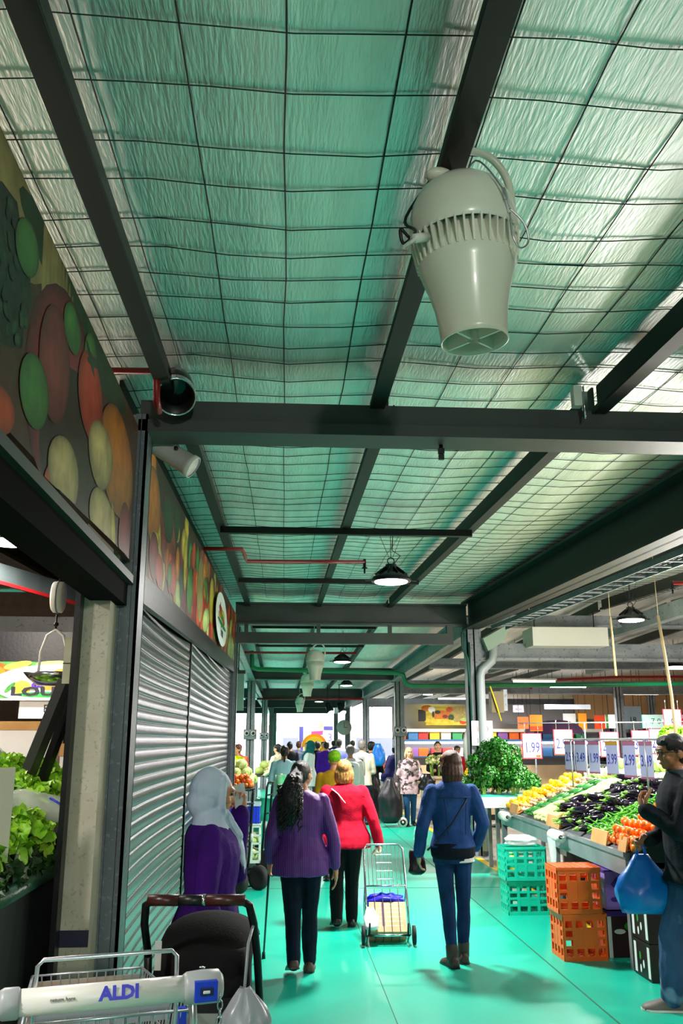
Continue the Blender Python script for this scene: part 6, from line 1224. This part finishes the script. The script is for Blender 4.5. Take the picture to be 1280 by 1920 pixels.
# ---------- far signs
def sign(x,y,z,w,h,c,lab,txt=None,tc=None,th=.03,rz=0,stripe=None):
    t=thing('hanging_sign',lab,'sign',(x,y,z),rz); g=G(); g.box(-w/2,w/2,-th,0,-h/2,h/2)
    F2=Matrix(((1,0,0,0),(0,0,-1,-th-.0005),(0,1,0,0),(0,0,0,1))); ms=[c if not isinstance(c,str) else mat('sgn'+c,c,.6)]
    if txt: g.text(txt,Matrix.Translation((0,0,-h*.1))@F2,h*.35,1,.001); ms.append(tc)
    if stripe: g.box(-w/2,w/2,-th-.002,-th,-h*.45,-h*.2,len(ms)); ms.append(mat('sgn'+stripe,stripe,.6))
    obj('panel',g,ms,t)
    for s in (-.4,.4): g=G(); g.cyl((s*w,-th/2,h/2),(s*w,-th/2,zr(y)-z),.006,5); obj('hanger',g,BLACK,t)
sign(6.78,24,2.2,.34,.42,'f2860a','plain orange sale sign hanging nearest, above the 1.99 card',stripe='e04a10')
sign(7.5,28,2.28,.34,.36,'e8520e','red orange sale sign just behind the plain orange one','SALE',BLACKINK)
sign(7.45,28.3,2.72,.34,.22,'dcdcec','small white sign with blue print above the red orange sign','FRESH',NAVYINK)
sign(9.4,28,2.32,.26,.5,'f29a12','tall orange sign beside a white board near the far column')
sign(9.05,28.2,2.32,.4,.5,'f0f0f0','blank white board beside the tall orange sign')
sign(9.95,28,2.3,.34,.42,'e8480e','red sign on the far side of the far column','3',REDINK)
sign(9.6,24.4,2.35,.5,.62,'a8c0d8','pale blue board with dark print past the red sign','18',BLACKINK)
for i,(x,c,txt,tc,lab) in enumerate(((10.2,'eef4ee','5 5',BLACKINK,'white menu board with grey figures and a green corner'),(11.25,'c8f0e8','7 0',GREENP,'pale cyan menu board with green figures'),(12.35,'f8eef0','MEAT',REDINK,'white menu board with red lettering'))):
    t=thing('menu_board',lab,'sign',(x,26.8,2.3)); g=G(); g.box(-.5,.5,-.05,0,-.2,.2); g.text(txt,Matrix.Translation((0,-.0505,0))@F_,.24,1); g.box(-.5,-.42,-.052,-.05,-.2,.2,2); obj('panel',g,[mat('mb'+c,c,.5),tc,(LEAF,mat('cyan_edge','4ad0c0',.5),REDINK)[i]],t)
    [obj('hanger',(lambda g,s:(g.cyl((s,-.02,.2),(s,-.02,zr(26.8)-2.3),.01,5),g)[1])(G(),s),BLACK,t) for s in (-.4,.4)]
t=thing('awning','dark plum curved awning over the far counters behind the price cards','awning',(8.6,28.5,1.95)); g=G(); P=[]
for i in range(9): a=PI*i/8; P.append((.8*math.cos(a),.42*math.sin(a)))
vs=[(x,y,z) for y in (-.6,.6) for x,z in P]; g.add(vs,[(i,i+1,i+10,i+9) for i in range(8)]+[tuple(range(9)),tuple(range(17,8,-1))]); obj('canopy',g,mat('plum_canopy','3c2444',.5),t)
for s in (-.75,.75): g=G(); g.cyl((s,-.5,-1.95),(s,-.5,.02),.025,8); obj('post',g,GREY,t)
sh=thing('shop_counter','far shop counter with steel top under the menu boards','counter',(11.6,27.4,0)); g=G(); g.box(-2.2,2.2,-.4,.4,0,.98,1); g.box(-2.25,2.25,-.45,.45,.98,1.04); g.box(-2.2,2.2,-.42,-.1,1.3,1.7,2); obj('body',g,[STEEL,mat('plum_front','4a3048',.6),WHITEP],sh)
sh=thing('goods_shelf','far steel shelf of mixed goods between the orange signs','shelf',(8.0,31.6,0)); g=G()
for z in (.5,1.0,1.5,2.0,2.5): g.box(0,5.5,-.3,.2,z,z+.03)
g.box(0,5.5,.2,.25,0,3.0,1); obj('frame',g,[STEEL,mat('shelf_back','6a5a78',.7)],sh)
GL=['pale pink pack on the far goods shelf','white pack on the far goods shelf','lilac pack on the far goods shelf','light blue pack on the far goods shelf','dark grey pack on the far goods shelf','red pack on the far goods shelf']
gm=[mat('gd%d'%i,c,.6) for i,c in enumerate(('e8b8c8','f0eef0','a89ac8','a8cce0','3c3844','c82c3c'))]; gp=[mesh('goods_pack',(lambda g:(g.box(-.13,.13,-.1,.1,0,.32),g)[1])(G()),m) for m in gm]
for i in range(64):
    k=R.randrange(6); o=bpy.data.objects.new('goods_pack',gp[k]); C.objects.link(o); o.location=(8.2+.32*(i%16)+R.uniform(-.03,.03),31.5,(1.03,1.53,2.03,2.53)[i//16]); tag(o,GL[k],'pack',GL[k].replace(' pack',' packs'))
sign(8.5,26.6,2.72,1.4,.14,'c8d0dc','long pale sign strip over the far goods shelf')
# ---------- open end: kiosk, arch and building outside in the daylight
t=thing('kiosk','white kiosk with a violet door frame at the bright end of the aisle','kiosk',(1.5,58.5,0)); g=G(); g.box(-.5,3.2,0,.3,0,4.0); obj('wall',g,mat('kiosk_white','f2f2f4',.5),t)
g=G(); g.box(-.45,-.2,-.06,0,0,2.6); g.box(.35,.5,-.06,0,0,2.4); g.box(.35,1.7,-.06,0,2.4,2.62); obj('door_frame',g,mat('violet_frame','4a4490',.5),t)
g=G(); g.text('1 3',Matrix.Translation((1.25,-.01,1.9))@F_,.7,0,.002); obj('number',g,mat('lilac_print','6a62a8',.5),t)
t=thing('arch','golden yellow arch standing in the crowd at the bright end','arch',(1.95,56.3,0)); g=G(); n=14
for r0,r1,mi in ((.0,.62,0),(.62,.8,1)):
    P=[(r1*math.cos(PI*i/n),1.35+r1*math.sin(PI*i/n)) for i in range(n+1)]+([(-r1,0),(r1,0)] if not r0 else [(r0*math.cos(PI*i/n),1.35+r0*math.sin(PI*i/n)) for i in range(n,-1,-1)])
    g.prism(P,Matrix(((1,0,0,0),(0,0,-1,.1*mi),(0,1,0,0),(0,0,0,1))),.25,mi)
obj('panel',g,[mat('gold_panel','f6b81a',.5),mat('amber_edge','d8860a',.5)],t)
t=thing('poster','pink and orange poster board above the yellow arch','poster',(2.1,58.2,2.2)); g=G(); g.box(-.4,.5,-.05,0,-.6,1.0); g.prism([(-.3,-.3),(.45,-.1),(.45,.15),(-.3,.1)],Matrix.Translation((0,-.051,0))@F_,.002,1); g.prism([(.1,.3),(.45,.8),(.45,.3)],Matrix.Translation((0,-.051,0))@F_,.002,2); obj('panel',g,[WHITEP,mat('hot_pink','d83a7a',.5),mat('peach','f0a878',.5)],t); g=G(); g.box(-.03,.03,-.03,0,-2.2,-.6); obj('post',g,GREY,t)
t=thing('outside_building','pale building with a brown band seen through the open end','building',(4,92,0)); g=G(); g.box(-22,22,0,4,0,3.6); g.box(-22,22,-.05,0,2.6,3.2,1); g.box(-22,22,-.3,4,3.6,3.9,2); g.box(3,8,-.06,0,.2,2.0,3); g.box(-4,-1,-.06,0,.2,2.0,3); obj('facade',g,[mat('pale_render','f0eee8',.8),mat('brown_band','a08070',.8),WHITE,mat('dull_glass','585c70',.2)],t)
t=thing('clock','round white clock fixed to the far column','clock',(2.96,44.0,2.35)); g=G(); g.cyl((0,0,0),(0,-.06,0),.36,28); g.box(-.012,.012,-.066,-.06,0,.25,1); g.box(-.012,.15,-.066,-.06,-.012,.012,1); obj('face',g,[WHITE,BLACK],t)
t=thing('stall_canopy','pale green screen board hanging beside the shop post beyond the shutters','board',(-.98,15.5,2.58)); g=G(); g.box(-.3,.3,-.03,.03,-.34,.3); g.box(-.32,.32,-.04,.04,.28,.34,1); g.bar((-.2,-.031,-.2),(.05,-.031,.1),.05,.002,2); obj('panel',g,[mat('mint_board','7aa898',.5),DARKST,mat('faint_print','a8c8bc',.6)],t); [obj('hanger',(lambda g,s:(g.cyl((s,0,.3),(s,0,1.3),.01,6),g)[1])(G(),s),BLACK,t) for s in (-.2,.2)]
